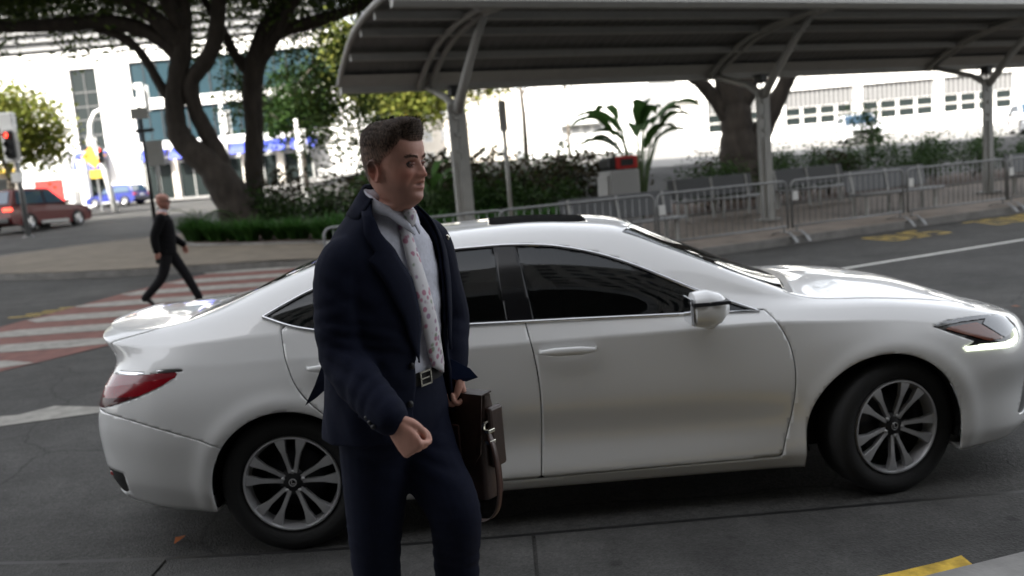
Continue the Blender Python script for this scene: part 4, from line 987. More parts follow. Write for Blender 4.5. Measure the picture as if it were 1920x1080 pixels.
def ring(c, ax, ay, a, b, n=28, p=2.3):
    c, ax, ay = Vector(c), Vector(ax), Vector(ay); out = []
    for k in range(n):
        t = 2*math.pi*k/n; ct, st = math.cos(t), math.sin(t)
        out.append(c + ax * (a * math.copysign(abs(ct)**(2/p), ct)) + ay * (b * math.copysign(abs(st)**(2/p), st)))
    return out
def loft(rings, caps=True):
    n = len(rings[0]); V = [p for r_ in rings for p in r_]; k = len(rings)
    Fq = [(i*n+j, i*n+(j+1) % n, (i+1)*n+(j+1) % n, (i+1)*n+j) for i in range(k-1) for j in range(n)]
    if caps: Fq += [tuple(range(n-1, -1, -1)), tuple((k-1)*n+j for j in range(n))]
    return V, Fq
def limb(mb, pts, rad, n=16, sub=6, flat=None):
    """smooth tapered tube with rounded ends"""
    L = smooth_line([tuple(p) + (r,) for p, r in zip(pts, rad)], sub)
    P = [Vector(q[:3]) for q in L]; rr = [q[3] for q in L]
    d0 = (P[0] - P[1]).normalized(); d1 = (P[-1] - P[-2]).normalized()
    pre = [(P[0] + d0 * rr[0] * math.sin(a), rr[0] * math.cos(a)) for a in (1.5, 1.1, .6)]; post = [(P[-1] + d1 * rr[-1] * math.sin(a), rr[-1] * math.cos(a)) for a in (.6, 1.1, 1.5)]
    P = [q[0] for q in pre] + P + [q[0] for q in post]; rr = [q[1] for q in pre] + rr + [q[1] for q in post]
    mb.tube(P, rr, n)
def union(mb, voxel, smooth_it=4, name='tmp', factor=.5):
    me = bpy.data.meshes.new('tmp'); me.from_pydata([tuple(p) for p in mb.v], [], mb.f); me.update()
    bm = bmesh.new(); bm.from_mesh(me); bmesh.ops.recalc_face_normals(bm, faces=bm.faces); bm.to_mesh(me); bm.free()
    o = bpy.data.objects.new('tmp', me); COL.objects.link(o)
    r_ = o.modifiers.new('r', 'REMESH'); r_.mode = 'VOXEL'; r_.voxel_size = voxel
    s_ = o.modifiers.new('s', 'SMOOTH'); s_.iterations = smooth_it; s_.factor = factor
    dg = bpy.context.evaluated_depsgraph_get(); ev = o.evaluated_get(dg); m2 = bpy.data.meshes.new_from_object(ev)
    bpy.data.objects.remove(o); bpy.data.meshes.remove(me)
    n_ = len(m2.vertices); co = np.zeros(n_*3, np.float32); m2.vertices.foreach_get('co', co)
    return m2, co.reshape(-1, 3)
def set_co(me, co): me.vertices.foreach_set('co', np.asarray(co, np.float32).ravel()); me.update()
def finish(me, name, mt, parent, org):
    co = np.zeros(len(me.vertices)*3, np.float32); me.vertices.foreach_get('co', co); co = co.reshape(-1, 3) - np.array(org, np.float32); set_co(me, co)
    me.materials.clear(); me.materials.append(M[mt]); me.polygons.foreach_set('use_smooth', [True]*len(me.polygons)); me.name = name
    o = bpy.data.objects.new(name, me); COL.objects.link(o); o.parent = parent; return o
def normals(me):
    nn = np.zeros(len(me.vertices)*3, np.float32); me.vertices.foreach_get('normal', nn); return nn.reshape(-1, 3)
def wrinkle(co, nn, folds, amp=.5):
    """push soft cloth folds in: each fold (centre, direction across, direction along, wavelength, length, depth)"""
    out = co.copy()
    for c, ac, al, wl, ln, dp in folds:
        c = np.array(c); ac = np.array(ac, float); ac /= np.linalg.norm(ac); d = co - c; u_ = d @ ac; r2 = (d*d).sum(1)
        cs = np.cos(u_ / wl * 2*math.pi * (1 + .25*np.sin(u_*19)) + 1.7*np.sin((d @ np.array(al)) * 11 + u_*8)); cs = np.sign(cs)*np.abs(cs)**.7 * np.where(cs > 0, .6, 1.0)
        out += nn * (amp * dp * cs * np.exp(-r2 / (2*ln*ln)))[:, None]
    return out

# ---------------- head from level slices; local frame: x ahead, y left, z up, chin at 0
HZ = [-.16, -.11, -.07, -.035, -.012, .002, .018, .034, .052, .070, .090, .110, .130, .150, .172, .194, .212, .226, .2345, .238]
HF = [-.012, -.004, .010, .034, .068, .089, .098, .0985, .100, .101, .1005, .098, .0975, .100, .0985, .090, .073, .051, .026, .002]
HB = [-.150, -.130, -.108, -.088, -.066, -.050, -.046, -.058, -.070, -.079, -.087, -.094, -.099, -.101, -.1005, -.095, -.082, -.061, -.033, -.006]
HW = [.085, .066, .060, .057, .050, .043, .0495, .0570, .0635, .0680, .0700, .0718, .0735, .0755, .0765, .0735, .0630, .0460, .0240, .002]
def head_grid(nz=110, na=144, wide=1.0):
    kn = np.array(HZ); zz = np.linspace(HZ[0], HZ[-1], nz); zz = np.where(zz > .2, .2 + (zz - .2), zz)
    F_1, B_1, W_1 = (hermite(kn, np.array(q), zz) for q in (HF, HB, HW)); W_1 = W_1 * wide
    V = np.zeros((nz, na, 3))
    for i in range(nz):
        c = (F_1[i] + B_1[i]) / 2; L_ = (F_1[i] - B_1[i]) / 2
        for j in range(na):
            t = 2*math.pi*j/na; ct, st = math.cos(t), math.sin(t)
            pf = 2.45 if ct > 0 else 2.2
            if zz[i] < .05 and ct > 0: pf = 2.45 - .45 * min(1, max(0, (.05 - zz[i]) / .05))
            V[i, j] = (c + L_ * math.copysign(abs(ct)**(2/pf), ct), W_1[i] * math.copysign(abs(st)**(2/pf), st), zz[i])
    x, y, z = V[..., 0].copy(), V[..., 1], V[..., 2]; ay = np.abs(y); fr = np.clip((x - .02) / .05, 0, 1)
    g2 = lambda a, s: np.exp(-(a/s)**2)
    nzk = np.array([.070, .078, .084, .092, .102, .118, .134, .150]); A = np.interp(z, nzk, [0, .006, .022, .027, .021, .011, .004, 0]); sg = np.interp(z, nzk, [.012, .015, .016, .014, .011, .009, .010, .012])
    dx = A * g2(y, sg)
    dx += .009 * g2(ay - .0155, .006) * g2(z - .0865, .007)
    dx -= .0145 * g2(ay - .031, .0155) * g2(z - .1225, .0095)
    dx += .0055 * g2(ay - .031, .010) * g2(z - .1205, .0065)
    dx += .0065 * g2(ay - .028, .022) * g2(z - .1400, .0075) - .002 * g2(y, .01) * g2(z - .137, .008)
    dx += .0045 * g2(ay - .046, .017) * g2(z - .096, .016)
    dx += .0075 * g2(y, .024) * g2(z - .0690, .0048) + .0085 * g2(y, .021) * g2(z - .0500, .0060)
    dx -= .021 * g2(y, .0185) * g2(z - .0598, .0046)
    dx -= .0030 * g2(y, .004) * g2(z - .077, .006) - .0
    dx -= .0045 * g2(y, .022) * g2(z - .0380, .006) - .0055 * g2(y, .022) * g2(z - .018, .011)
    dx -= .0055 * g2(ay - .034 + (z - .075)*.45, .005) * g2(z - .072, .016)            # crease from nose to mouth corner
    dx -= .0022 * g2(y - .006, .004) * g2(z - .142, .009) + .0022 * g2(y + .006, .004) * g2(z - .142, .009)
    V[..., 0] = x + dx * fr
    Fq = [(i*na+j, i*na+(j+1) % na, (i+1)*na+(j+1) % na, (i+1)*na+j) for i in range(nz-1) for j in range(na)] + [tuple(range(na-1, -1, -1)), tuple((nz-1)*na+j for j in range(na))]
    return V.reshape(-1, 3), Fq
def ear(mb, sg, X, wide=1.0):
    """a shell of an ear: outer rim ring, hollow, lobe"""
    c0 = Vector((-.012, sg*.0705*wide, .100))
    def P(a, k, out):    # oval outline, tilted back
        h, w_ = .034 * k, .0185 * k
        return c0 + Vector((-.22*h*math.sin(a) + w_*math.cos(a) * (1.0 if math.sin(a) > -.3 else .75), sg*(out + .006*max(0, -math.cos(a))*k), h*math.sin(a)))
    n_ = 22; rows = [(1.0, -.004), (1.06, .010), (.98, .0155), (.86, .0135), (.72, .008), (.58, .0105), (.46, .006), (.25, .003)]
    V = [X @ P(2*math.pi*j/n_, k, o) for k, o in rows for j in range(n_)]
    Fq = [(i*n_+j, i*n_+(j+1) % n_, (i+1)*n_+(j+1) % n_, (i+1)*n_+j) for i in range(len(rows)-1) for j in range(n_)] + [tuple(range(n_)), tuple((len(rows)-1)*n_+j for j in range(n_))]
    mb.add(V, Fq)
def hand(mb, wrist, d, dors, right=True, curl=(.5, .6, .5), s=1.0, spread=.0):
    """palm, four unequal fingers and a thumb; d = wrist to knuckles, dors = back of the hand"""
    x = Vector(d).normalized(); z = Vector(dors); z = (z - x * z.dot(x)).normalized(); y = z.cross(x) * (1 if right else -1)   # towards the thumb
    W = Vector(wrist)
    def P(a, b, c): return W + (x*a + y*b + z*c) * s
    rings = []
    for a, hw, th, cb in ((-.05, .027, .021, 0), (-.02, .027, .020, 0), (.01, .031, .019, .001), (.04, .039, .018, .002), (.07, .042, .0165, .001), (.092, .040, .014, 0), (.10, .034, .009, 0)):
        rings.append(ring(P(a, cb, 0), y, z, hw*s, th*s, 20, 2.6))
    mb.add(*loft(rings))
    for k, (b, L_, r0) in enumerate(((.0335, .076, .0090), (.0115, .084, .0094), (-.0105, .078, .0090), (-.031, .062, .0080))):
        p = P(.085, b * .93, -.002); pts = [P(.055, b * .85, 0), p]; ang = 0; rad = [r0*s*1.05, r0*s*1.08]
        for seg, c_ in zip((.46, .30, .24), curl):
            ang += c_; dir_ = x * math.cos(ang) - z * math.sin(ang) + y * spread * (1.5 - k)
            p = p + dir_.normalized() * L_ * seg * s; pts.append(p); rad.append(r0 * s * (1.0 - .13 * (len(pts) - 2)))
        limb(mb, pts, rad, 10, 4)
    t0 = P(.012, .024, -.006); t1 = P(.036, .039, -.016); t2 = P(.064, .036, -.030); t3 = P(.084, .024, -.038)
    limb(mb, [t0, t1, t2, t3], [.016*s, .0135*s, .0115*s, .0085*s], 10, 4)
def frame(origin, yaw, pitch_=0., roll_=0., sc=1.0):
    return Matrix.Translation(origin) @ Matrix.Rotation(yaw, 4, 'Z') @ Matrix.Rotation(pitch_, 4, 'Y') @ Matrix.Rotation(roll_, 4, 'X') @ Matrix.Scale(sc, 4)
def paint_skin(me, X, base, lips=True, fade=None):
    n_ = len(me.vertices); co = np.zeros(n_*3, np.float32); me.vertices.foreach_get('co', co); co = co.reshape(-1, 3)
    Xi = np.array(X.inverted()); L = co @ Xi[:3, :3].T + Xi[:3, 3]; x, y, z = L.T; ay = np.abs(y); g2 = lambda a, s: np.exp(-(a/s)**2)
    c = np.tile(np.array(base, float), (n_, 1)); hd = (z > -.1)
    def mixc(col, wt):
        nonlocal c; wt = np.clip(wt, 0, 1)[:, None]; c = c*(1-wt) + np.array(col)*wt
    front_ = np.clip((x - .03)/.04, 0, 1) * hd
    mixc((base[0]*1.0, base[1]*.72, base[2]*.68), .7 * g2(ay - .045, .025) * g2(z - .09, .022) * front_ + .7 * g2(y, .016) * g2(z - .09, .012) * front_)
    mixc((base[0]*.98, base[1]*.66, base[2]*.6), .8 * np.clip((ay - .068)/.008, 0, 1) * g2(z - .10, .04) * g2(x + .012, .03))
    mixc((base[0]*.66, base[1]*.66, base[2]*.68), .5 * np.clip((.066 - z)/.02, 0, 1) * np.clip((z + .01)/.01, 0, 1) * np.clip((x - .0)/.04, 0, 1) * hd)
    mixc((base[0]*.74, base[1]*.5, base[2]*.48), .8 * g2(y, .02) * (g2(z - .0675, .0045) + g2(z - .0505, .005)) * front_)
    mixc((base[0]*.18, base[1]*.12, base[2]*.1), .95 * g2(y, .0175) * g2(z - .0592, .0038) * front_)
    mixc((base[0]*.62, base[1]*.5, base[2]*.5), .75 * g2(ay - .031, .015) * g2(z - .1225, .0075) * front_)  # eye sockets darkened: brow shadow painted into the skin
    mixc((base[0]*.35, base[1]*.25, base[2]*.22), .8 * g2(ay - .008, .004) * g2(z - .0815, .0035) * front_)
    if fade is not None: mixc(fade[0], fade[1](x, y, z) * hd)
    at = me.color_attributes.new('Col', 'FLOAT_COLOR', 'POINT'); at.data.foreach_set('color', np.hstack([c, np.ones((n_, 1))]).astype(np.float32).ravel())
def face_bits(X, parent, org, brow_c='brow_hair', sc=1.0):
    Xo = Matrix.Translation(-Vector(org)) @ X
    for sg in (-1, 1):
        q = MB().sphere((.0812, sg*.031, .1200), .0112, 10); e = mkobj('eye', [Xo @ Vector(p) for p in q.v], q.f, 'eye_white', parent, smooth=True)
        q = MB().sphere((.0900, sg*.0305 + .0005, .1195), .0042, 8, (.9, 1, 1)); mkobj('iris', [Xo @ Vector(p) for p in q.v], q.f, 'iris', e, smooth=True)
        # upper lid as a thin fold, brow as short hairs
        q = MB(); q.tube([(.0905, sg*.0165, .1215), (.0955, sg*.024, .1240), (.0955, sg*.033, .1243), (.0900, sg*.0435, .1215)], [.0014, .0040, .0040, .0014], 8)
        q.tube([(.0885, sg*.0175, .1170), (.0925, sg*.024, .1155), (.0925, sg*.033, .1156), (.0880, sg*.0430, .1175)], [.0012, .0028, .0028, .0012], 8)
        mkobj('eyelid', [Xo @ Vector(p) for p in q.v], q.f, 'lid', parent, smooth=True)
        q = MB(); HV = FACE_PTS
        for k in range(170):
            t = rng.random(); yy = .010 + .040*t; zz = .1395 + .006*math.sin(t*2.6) + rng.normal(0, .0019); xx = HV[np.argmin((HV[:, 1] - sg*yy)**2 + (HV[:, 2] - zz)**2), 0] + .0006
            d = Vector((-.001 - .003*t, sg*.006, .0028 + rng.normal(0, .001))); a = Vector((xx, sg*yy, zz)); q.add([a, a + d, a + d + Vector((.0004, 0, .0009)), a + Vector((.0004, 0, .0010))], [(0, 1, 2, 3)])
        stuff(mkobj('eyebrow', [Xo @ Vector(p) for p in q.v], q.f, brow_c, parent, fixn=False))
mat('lid', (.20, .09, .065), .55)

# ------------------------------------------------------------------ the man in the navy suit
ORG = (-.37, 2.40, .15)
man = thing('person', 'man in navy suit and floral tie walking past the white car', 'person', ORG)
fw = Vector((.82, -.572, 0)); rt = Vector((-.572, -.82, 0)); UP = Vector((0, 0, 1))
HX = frame(Vector((-.310, 2.366, 1.622)), R(-29), R(7), R(3), .905)
rsh, rel, rwr = Vector((-.452, 2.285, 1.490)), Vector((-.475, 2.245, 1.215)), Vector((-.343, 2.095, 1.072))
lsh, lel, lwr = Vector((-.255, 2.56, 1.485)), Vector((-.215, 2.63, 1.24)), Vector((-.212, 2.55, 1.10))
rhip, rkn, ran = Vector((-.435, 2.365, .95)), Vector((-.470, 2.355, .62)), Vector((-.49, 2.42, .25))
lhip, lkn, lan = Vector((-.335, 2.475, .95)), Vector((-.228, 2.345, .71)), Vector((-.255, 2.43, .32))
# body: one continuous figure
b_ = MB()
Vh, Fh = head_grid(); FACE_PTS = Vh[Vh[:, 0] > .03]; Vh = [HX @ Vector(p) for p in Vh]; b_.add(Vh, Fh)
for sg in (-1, 1): ear(b_, sg, HX)
tc = [(.93, (-.395, 2.42), .11, .16), (1.0, (-.39, 2.42), .12, .165), (1.15, (-.385, 2.42), .11, .15), (1.35, (-.37, 2.415), .115, .165), (1.44, (-.362, 2.42), .10, .15), (1.52, (-.345, 2.41), .070, .085), (1.58, (-.335, 2.405), .06, .065)]
b_.add(*loft([ring((c[0], c[1], z), fw, rt, a, b, 28) for z, c, a, b in tc]))
limb(b_, [rsh - UP*.03, rel, rwr], [.038, .038, .030]); limb(b_, [lsh - UP*.03, lel, lwr], [.038, .038, .030])
limb(b_, [rhip, (rhip + rkn)/2, rkn, (rkn + ran)/2 + Vector((-.005, .012, 0)), ran], [.07, .055, .045, .038, .032]); limb(b_, [lhip, (lhip + lkn)/2 + Vector((-.01, -.0, .01)), lkn, (lkn + lan)/2 + Vector((.0, .02, 0)), lan], [.07, .055, .045, .038, .032])
hand(b_, rwr + Vector((.008, -.006, -.010)), (.50, -.15, -.80), (-.45, -.85, -.12), True, (1.15, 1.25, .8), .96)
hand(b_, lwr + Vector((.0, -.01, -.015)), (.10, -.12, -.95), (.572, .82, .05), False, (1.1, 1.2, .8), 1.0)
for an, d in ((ran, fw), (lan, fw)): limb(b_, [an, an - UP*.05 + d*.03, an - UP*.065 + d*.13], [.032, .034, .026])
me, co = union(b_, .0032, 2, factor=.4)
def sidefade(x, y, z):      # clipped sides and nape: scalp shows through short hair
    a = np.abs(y); return .78 * np.clip((z - .098 + .35*np.clip(-x, 0, .1) - .0*x)/.03, 0, 1) * np.clip((.012 - x + .3*(z - .12))/.018, 0, 1)
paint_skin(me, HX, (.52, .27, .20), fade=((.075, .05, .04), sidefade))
body = finish(me, 'body', 'skin', man, ORG)
face_bits(HX, man, ORG)
# teeth glimpsed in the open mouth
q = MB()
for k in range(6): q.box((.0905 - .0006*abs(k-2.5)**2, -.0125 + .005*k, .0612), (.004, .0046, .004))
HXo = Matrix.Translation(-Vector(ORG)) @ HX
mkobj('teeth', [HXo @ Vector(p) for p in q.v], q.f, 'teeth', man)
# hair: a shell over the scalp, thick on top with a swept-up front, plus strands
Vq, Fq = head_grid(120, 150); hc = Cut(Vq, Fq[:-2] + [Fq[-1]])
def hairline(V):
    x, y, z = V.T; a = np.arctan2(np.abs(y), x)          # 0 = front, pi = back
    hz = np.interp(a, [0, .35, .62, .85, 1.05, 1.35, 1.6, 1.9, 2.2, 2.6, 3.15], [.187, .188, .196, .176, .152, .136, .108, .108, .075, .045, .040])
    return hz - z
hcut, _ = hc.split(hairline)
me = mkmesh('hair', hcut.V, hcut.F, None, True); co = np.array(hcut.V); nn = normals(me)
x, y, z = co.T; a = np.arctan2(np.abs(y), x)
topw = np.clip((z - .165)/.045, 0, 1)
edge = np.clip(-hairline(co)/.03, 0, 1)
fwd_ = np.clip((x + .09)/.13, 0, 1); th = .0010 + edge*(.0012 + .0155*topw*(.30 + .70*fwd_))
quiff = np.exp(-((x - .062)/.034)**2) * np.clip((z - .178)/.02, 0, 1) * np.exp(-(y/.055)**2)
th += .010*edge*topw*np.clip(x/.08, 0, 1)
nz_ = .5 + .5*np.sin(y*420 + 9*np.sin(x*45) + 6*np.sin(z*60)) ; th += edge*topw*.0028*nz_
co = co + nn*th[:, None] + np.stack([quiff*.014*edge, 0*x, quiff*.012], 1)
set_co(me, co); nn = normals(me)
V = np.array([HXo @ Vector(p) for p in co])
hair = mkobj('hair', V, hcut.F, 'hair_short', man, smooth=True, fixn=False)
wt = np.clip(topw*1.5 - .15, 0, 1)[:, None]; sidec = np.array((.105, .066, .048)); topc = np.array((.050, .034, .024)); low = np.clip(1 - edge*1.6, 0, 1)[:, None]*(1 - wt)
hcol = sidec*(1-wt) + topc*wt; hcol = hcol*(1 - .75*low) + np.array((.30, .15, .11))*.75*low
hcol = hcol*(1 - .35*np.clip((-x - .05)/.04, 0, 1)[:, None]*(1-low))
at = hair.data.color_attributes.new('Col', 'FLOAT_COLOR', 'POINT'); at.data.foreach_set('color', np.hstack([hcol, np.ones((len(hcol), 1))]).astype(np.float32).ravel())
q = []; idx = rng.integers(0, len(co), 7000); Lr = np.array(HXo.to_3x3())
for i in idx:
    if edge[i] < .08 or topw[i] < .25: continue
    p = co[i]; ln = .004 + .008*topw[i]
    d = np.array([.35*topw[i] - .3*(1-topw[i]), 0, .35*topw[i] - .8*(1-topw[i])]) + nn[i]*.02 + rng.normal(0, .10, 3); d /= np.linalg.norm(d)
    sd = np.cross(d, nn[i]); sd = sd/(np.linalg.norm(sd)+1e-9)*.0006
    q.append((p - sd, p + sd, p + d*ln + nn[i]*.001))
Vs = np.array([HXo @ Vector(v_) for t3 in q for v_ in t3]); Fs = np.arange(len(Vs)).reshape(-1, 3)
st = fast_mesh('strand', Vs, Fs, 'hair_brown', hair); stuff(st)

# trousers
t_ = MB()
wz = [(1.145, (-.383, 2.415), .125, .165), (1.08, (-.385, 2.415), .135, .175), (1.0, (-.385, 2.42), .14, .185), (.93, (-.385, 2.42), .13, .18), (.88, (-.385, 2.42), .09, .13)]
t_.add(*loft([ring((c[0], c[1], z), fw, rt, a, b, 32) for z, c, a, b in wz]))
limb(t_, [rhip + UP*.03, (rhip + rkn)/2, rkn, (rkn + ran)/2 + Vector((-.005, .012, 0)), ran + UP*.0], [.108, .094, .077, .070, .066], 20)
limb(t_, [lhip + UP*.03, (lhip + lkn)/2 + Vector((-.01, -.0, .01)), lkn, (lkn + lan)/2 + Vector((.0, .02, 0)), lan], [.105, .096, .080, .070, .066], 20)
me, co = union(t_, .007, 8)
nn = normals(me)
co = wrinkle(co, nn, [((-.27, 2.36, .84), (.35, 0, 1), (1, 0, 0), .06, .07, .006), (tuple(lkn + Vector((0, .03, -.03))), (0, .3, 1), (1, 0, 0), .045, .06, .006), ((-.42, 2.30, .86), (.2, .2, 1), (1, 0, 0), .07, .07, .004), (tuple(rkn), (0.2, 0, 1), (1, 0, 0), .06, .08, .004), ((-.35, 2.28, .95), (.8, -.3, 1), (1, 0, 0), .06, .05, .005), ((-.23, 2.4, .5), (.1, .2, 1), (1, 0, 0), .06, .1, .005), ((-.47, 2.33, .42), (.3, .2, 1), (1, 0, 0), .07, .1, .005)])
set_co(me, co)
finish(me, 'trousers', 'suit_navy', man, ORG)
# shirt
sz = [(1.10, (-.383, 2.415), .128, .170), (1.18, (-.380, 2.412), .130, .172), (1.30, (-.372, 2.41), .133, .180), (1.42, (-.365, 2.415), .122, .180), (1.50, (-.357, 2.415), .104, .155), (1.57, (-.345, 2.41), .076, .092), (1.615, (-.338, 2.406), .062, .064)]
kn = np.array([q[0] for q in sz]); tb = hermite(kn, np.array([(c[0], c[1], a, b) for _, c, a, b in sz]), np.linspace(1.10, 1.615, 26))
rings = []
for z, (cx, cy, a, b) in zip(np.linspace(1.10, 1.615, 26), tb): rings.append(ring((cx, cy, z), fw, rt, a, b, 48))
V, Fq = loft(rings, False); V = np.array([tuple(p) for p in V])
V += (np.sin(V[:, 2]*70 + 14*V[:, 0]) * .0022)[:, None] * np.array(fw)[None]
mkobj('shirt', V - np.array(ORG), Fq, 'shirt', man, smooth=True)
# collar: band round the neck with two points
Ncol = 40; V = []
for k in range(Ncol + 1):
    t = -math.pi*.965 + 2*math.pi*.965*k/Ncol; t += math.pi       # open at the front
    ct, st = math.cos(t), math.sin(t); ptip = max(0, 1 - min(k, Ncol - k)/5.0)
    for (zz, a, b) in ((1.600, .060, .063), (1.633 - .020*max(0, ct), .0595, .0615), (1.635 - .020*max(0, ct), .063, .065), (1.592 - .050*ptip, .080 + .020*ptip, .078 + .006*ptip)):
        c = Vector((-.331, 2.385, zz - .016*ct + .010*(1 - max(0, ct)) + (.008 if ct < 0 else 0)*abs(ct)))
        V.append(c + fw*(a*ct) + rt*(b*st) - Vector(ORG))
Fq = [(4*i+j, 4*i+4+j, 4*i+5+j, 4*i+1+j) for i in range(Ncol) for j in range(3)]
o = mkobj('collar', V, Fq, 'shirt', man, smooth=True); q_ = o.modifiers.new('t', 'SOLIDIFY'); q_.thickness = .003
# tie: knot and hanging blade, swung a little forward
def shirt_pt(z, side, out):
    cx, cy, a, b = hermite(kn, np.array([(c[0], c[1], a, b) for _, c, a, b in sz]), np.array([z]))[0]
    t = side / max(b, .05); return Vector((cx, cy, z)) + fw*((a + out)*math.cos(t)) + rt*((b + out)*math.sin(t))
V = []; zs = np.linspace(1.568, 1.112, 34)
for i, z in enumerate(zs):
    t = i/33; wd = .017 + .024*t**.8 if z > 1.142 else .041*(z - 1.110)/.032; sd = .020 + .006*t - .100*t*t
    for e, ou in ((-1, .0), (-.55, .005), (0, .007), (.55, .005), (1, 0)): V.append(shirt_pt(max(z, 1.101), sd + e*max(wd, .001), .006 + ou + .006*math.sin(t*3.0) + .012*t) - Vector(ORG))
Fq = [(5*i+j, 5*i+5+j, 5*i+6+j, 5*i+1+j) for i in range(33) for j in range(4)]
o = mkobj('tie', V, Fq, 'floral_tie', man, smooth=True); q_ = o.modifiers.new('t', 'SOLIDIFY'); q_.thickness = .004
kc = shirt_pt(1.578, .008, .026); kr = [ring(kc + UP*dz, fw, rt, a, b, 16, 2.6) for dz, a, b in ((.020, .010, .017), (.012, .016, .022), (-.005, .015, .019), (-.022, .011, .014), (-.030, .008, .013))]
V, Fq = loft(kr); mkobj('knot', [Vector(p) - Vector(ORG) for p in V], Fq, 'floral_tie', o, smooth=True)
# belt with buckle
V, Fq = loft([ring((-.383, 2.415, z), fw, rt, .131 + e, .170 + e, 48) for z, e in ((1.098, -.004), (1.098, .004), (1.134, .004), (1.134, -.004))], False)
bo = mkobj('belt', [Vector(p) - Vector(ORG) for p in V], Fq, 'belt_leather', man, smooth=True, sharp=40)
Lm = Matrix((rt, UP, fw)).transposed()
q = MB(); bc = Vector((-.383, 2.415, 1.116)) + fw*.140 + rt*.0 - Vector(ORG)
for dx_, dz_, sx, sz_ in ((-.022, 0, .005, .042), (.022, 0, .005, .042), (0, .019, .048, .005), (0, -.019, .048, .005), (.004, 0, .036, .004)): q.box(bc + rt*dx_ + UP*dz_, (sx, sz_, .005), mtx=Lm)
q.build('buckle', 'buckle', bo)
# jacket: open shell + sleeves fused into one cloth
jz = [(.905, (-.405, 2.425), .170, .212), (.98, (-.40, 2.42), .166, .206), (1.08, (-.392, 2.418), .158, .196), (1.18, (-.386, 2.415), .153, .192), (1.30, (-.376, 2.412), .154, .198), (1.40, (-.369, 2.414), .146, .205), (1.48, (-.362, 2.418), .128, .198), (1.545, (-.353, 2.415), .106, .162), (1.592, (-.338, 2.394), .084, .112), (1.632, (-.330, 2.383), .067, .071)]
jk = np.array([q[0] for q in jz]); jv = np.array([(c[0], c[1], a, b) for _, c, a, b in jz])
def jpt(z, t, out=0.):
    cx, cy, a, b = hermite(jk, jv, np.array([z]))[0]; ct, st = math.cos(t), math.sin(t); p = 2.3
    return Vector((cx, cy, z + .042*max(0, -ct)*float(np.clip((z - 1.53)/.10, 0, 1)))) + fw*((a + out)*math.copysign(abs(ct)**(2/p), ct)) + rt*((b + out)*math.copysign(abs(st)**(2/p), st))
zk = [.905, 1.0, 1.10, 1.20, 1.30, 1.41, 1.50, 1.57, 1.635]
tR = lambda z: np.interp(z, zk, [.46, .30, .20, .14, .11, .19, .42, .86, 1.58])
tL = lambda z: np.interp(z, zk, [-.98, -.86, -.74, -.64, -.58, -.58, -.70, -.98, -1.55])
def flare(z, t):     # the left front swings out a little
    return .008 * math.exp(-((t + .9)/.55)**2) * np.clip((1.42 - z)/.3, 0, 1)
nzj, ntj = 60, 90; Vo, Vi = [], []
for z in np.linspace(.958, 1.632, nzj):
    a0, a1 = float(tR(z)), 2*math.pi + float(tL(z))
    for k in range(ntj):
        t = a0 + (a1 - a0)*k/(ntj-1); tt = t if t < math.pi else t - 2*math.pi
        zz = z + (.905 - z + .905*0 if False else 0)
        hem = .030*np.clip((1.05 - z)/.09, 0, 1) * max(0, -math.cos(t - .5))   # the near side hangs lower
        ou = flare(z, tt); p = jpt(z, t, ou); p.z += hem
        i_ = jpt(z, t, ou - .012); i_.z += hem; Vo.append(p); Vi.append(i_)
N_ = nzj*ntj; V = Vo + Vi; Fq = []
for i in range(nzj-1):
    for k in range(ntj-1):
        a, b, c, d = i*ntj+k, i*ntj+k+1, (i+1)*ntj+k+1, (i+1)*ntj+k
        Fq += [(a, b, c, d), (N_+d, N_+c, N_+b, N_+a)]
    Fq += [(i*ntj, (i+1)*ntj, N_+(i+1)*ntj, N_+i*ntj), (i*ntj+ntj-1, N_+i*ntj+ntj-1, N_+(i+1)*ntj+ntj-1, (i+1)*ntj+ntj-1)]
for k in range(ntj-1):
    Fq += [(k, N_+k, N_+k+1, k+1), ((nzj-1)*ntj+k, (nzj-1)*ntj+k+1, N_+(nzj-1)*ntj+k+1, N_+(nzj-1)*ntj+k)]
j_ = MB(); j_.add(V, Fq)
limb(j_, [rsh + Vector((.045, .03, .012)), rsh + Vector((-.005, .0, -.03)), (rsh + rel)/2 + Vector((-.012, 0, 0)), rel, (rel + rwr)/2 + Vector((-.004, 0, -.008)), rwr + (rwr - rel).normalized()*-.008], [.056, .073, .072, .067, .060, .052], 20)
limb(j_, [lsh + Vector((-.045, -.03, .012)), lsh, (lsh + lel)/2, lel, (lel + lwr)/2, lwr], [.062, .080, .078, .072, .064, .056], 20)
me, co = union(j_, .0058, 5)
nn = normals(me); md = (rsh + rel)/2
co = wrinkle(co, nn, [(tuple(rel + Vector((.03, -.06, .0))), (.35, -.2, 1), (0, 0, 0), .045, .075, .0065), (tuple(rel + Vector((-.02, -.05, .08))), (-.3, .1, 1), (1, 0, 0), .06, .07, .004), (tuple((rel + rwr)/2), (.6, -.4, -.3), (0, 0, 1), .05, .08, .005), (tuple(md + Vector((0, -.08, 0))), (.5, 0, 1), (1, 0, 0), .09, .12, .0035), ((-.30, 2.27, 1.22), (.6, -.2, 1), (1, 0, 0), .08, .10, .004), ((-.42, 2.24, 1.06), (1, -.3, .4), (0, 0, 1), .08, .10, .005), ((-.50, 2.38, 1.30), (0, .5, 1), (1, 0, 0), .07, .1, .004), ((-.44, 2.24, .95), (1, -.4, .1), (0, 0, 1), .09, .1, .005), ((-.20, 2.45, 1.2), (.3, .3, 1), (1, 0, 0), .08, .1, .004)])
set_co(me, co)
jack = finish(me, 'jacket', 'suit_navy', man, ORG)
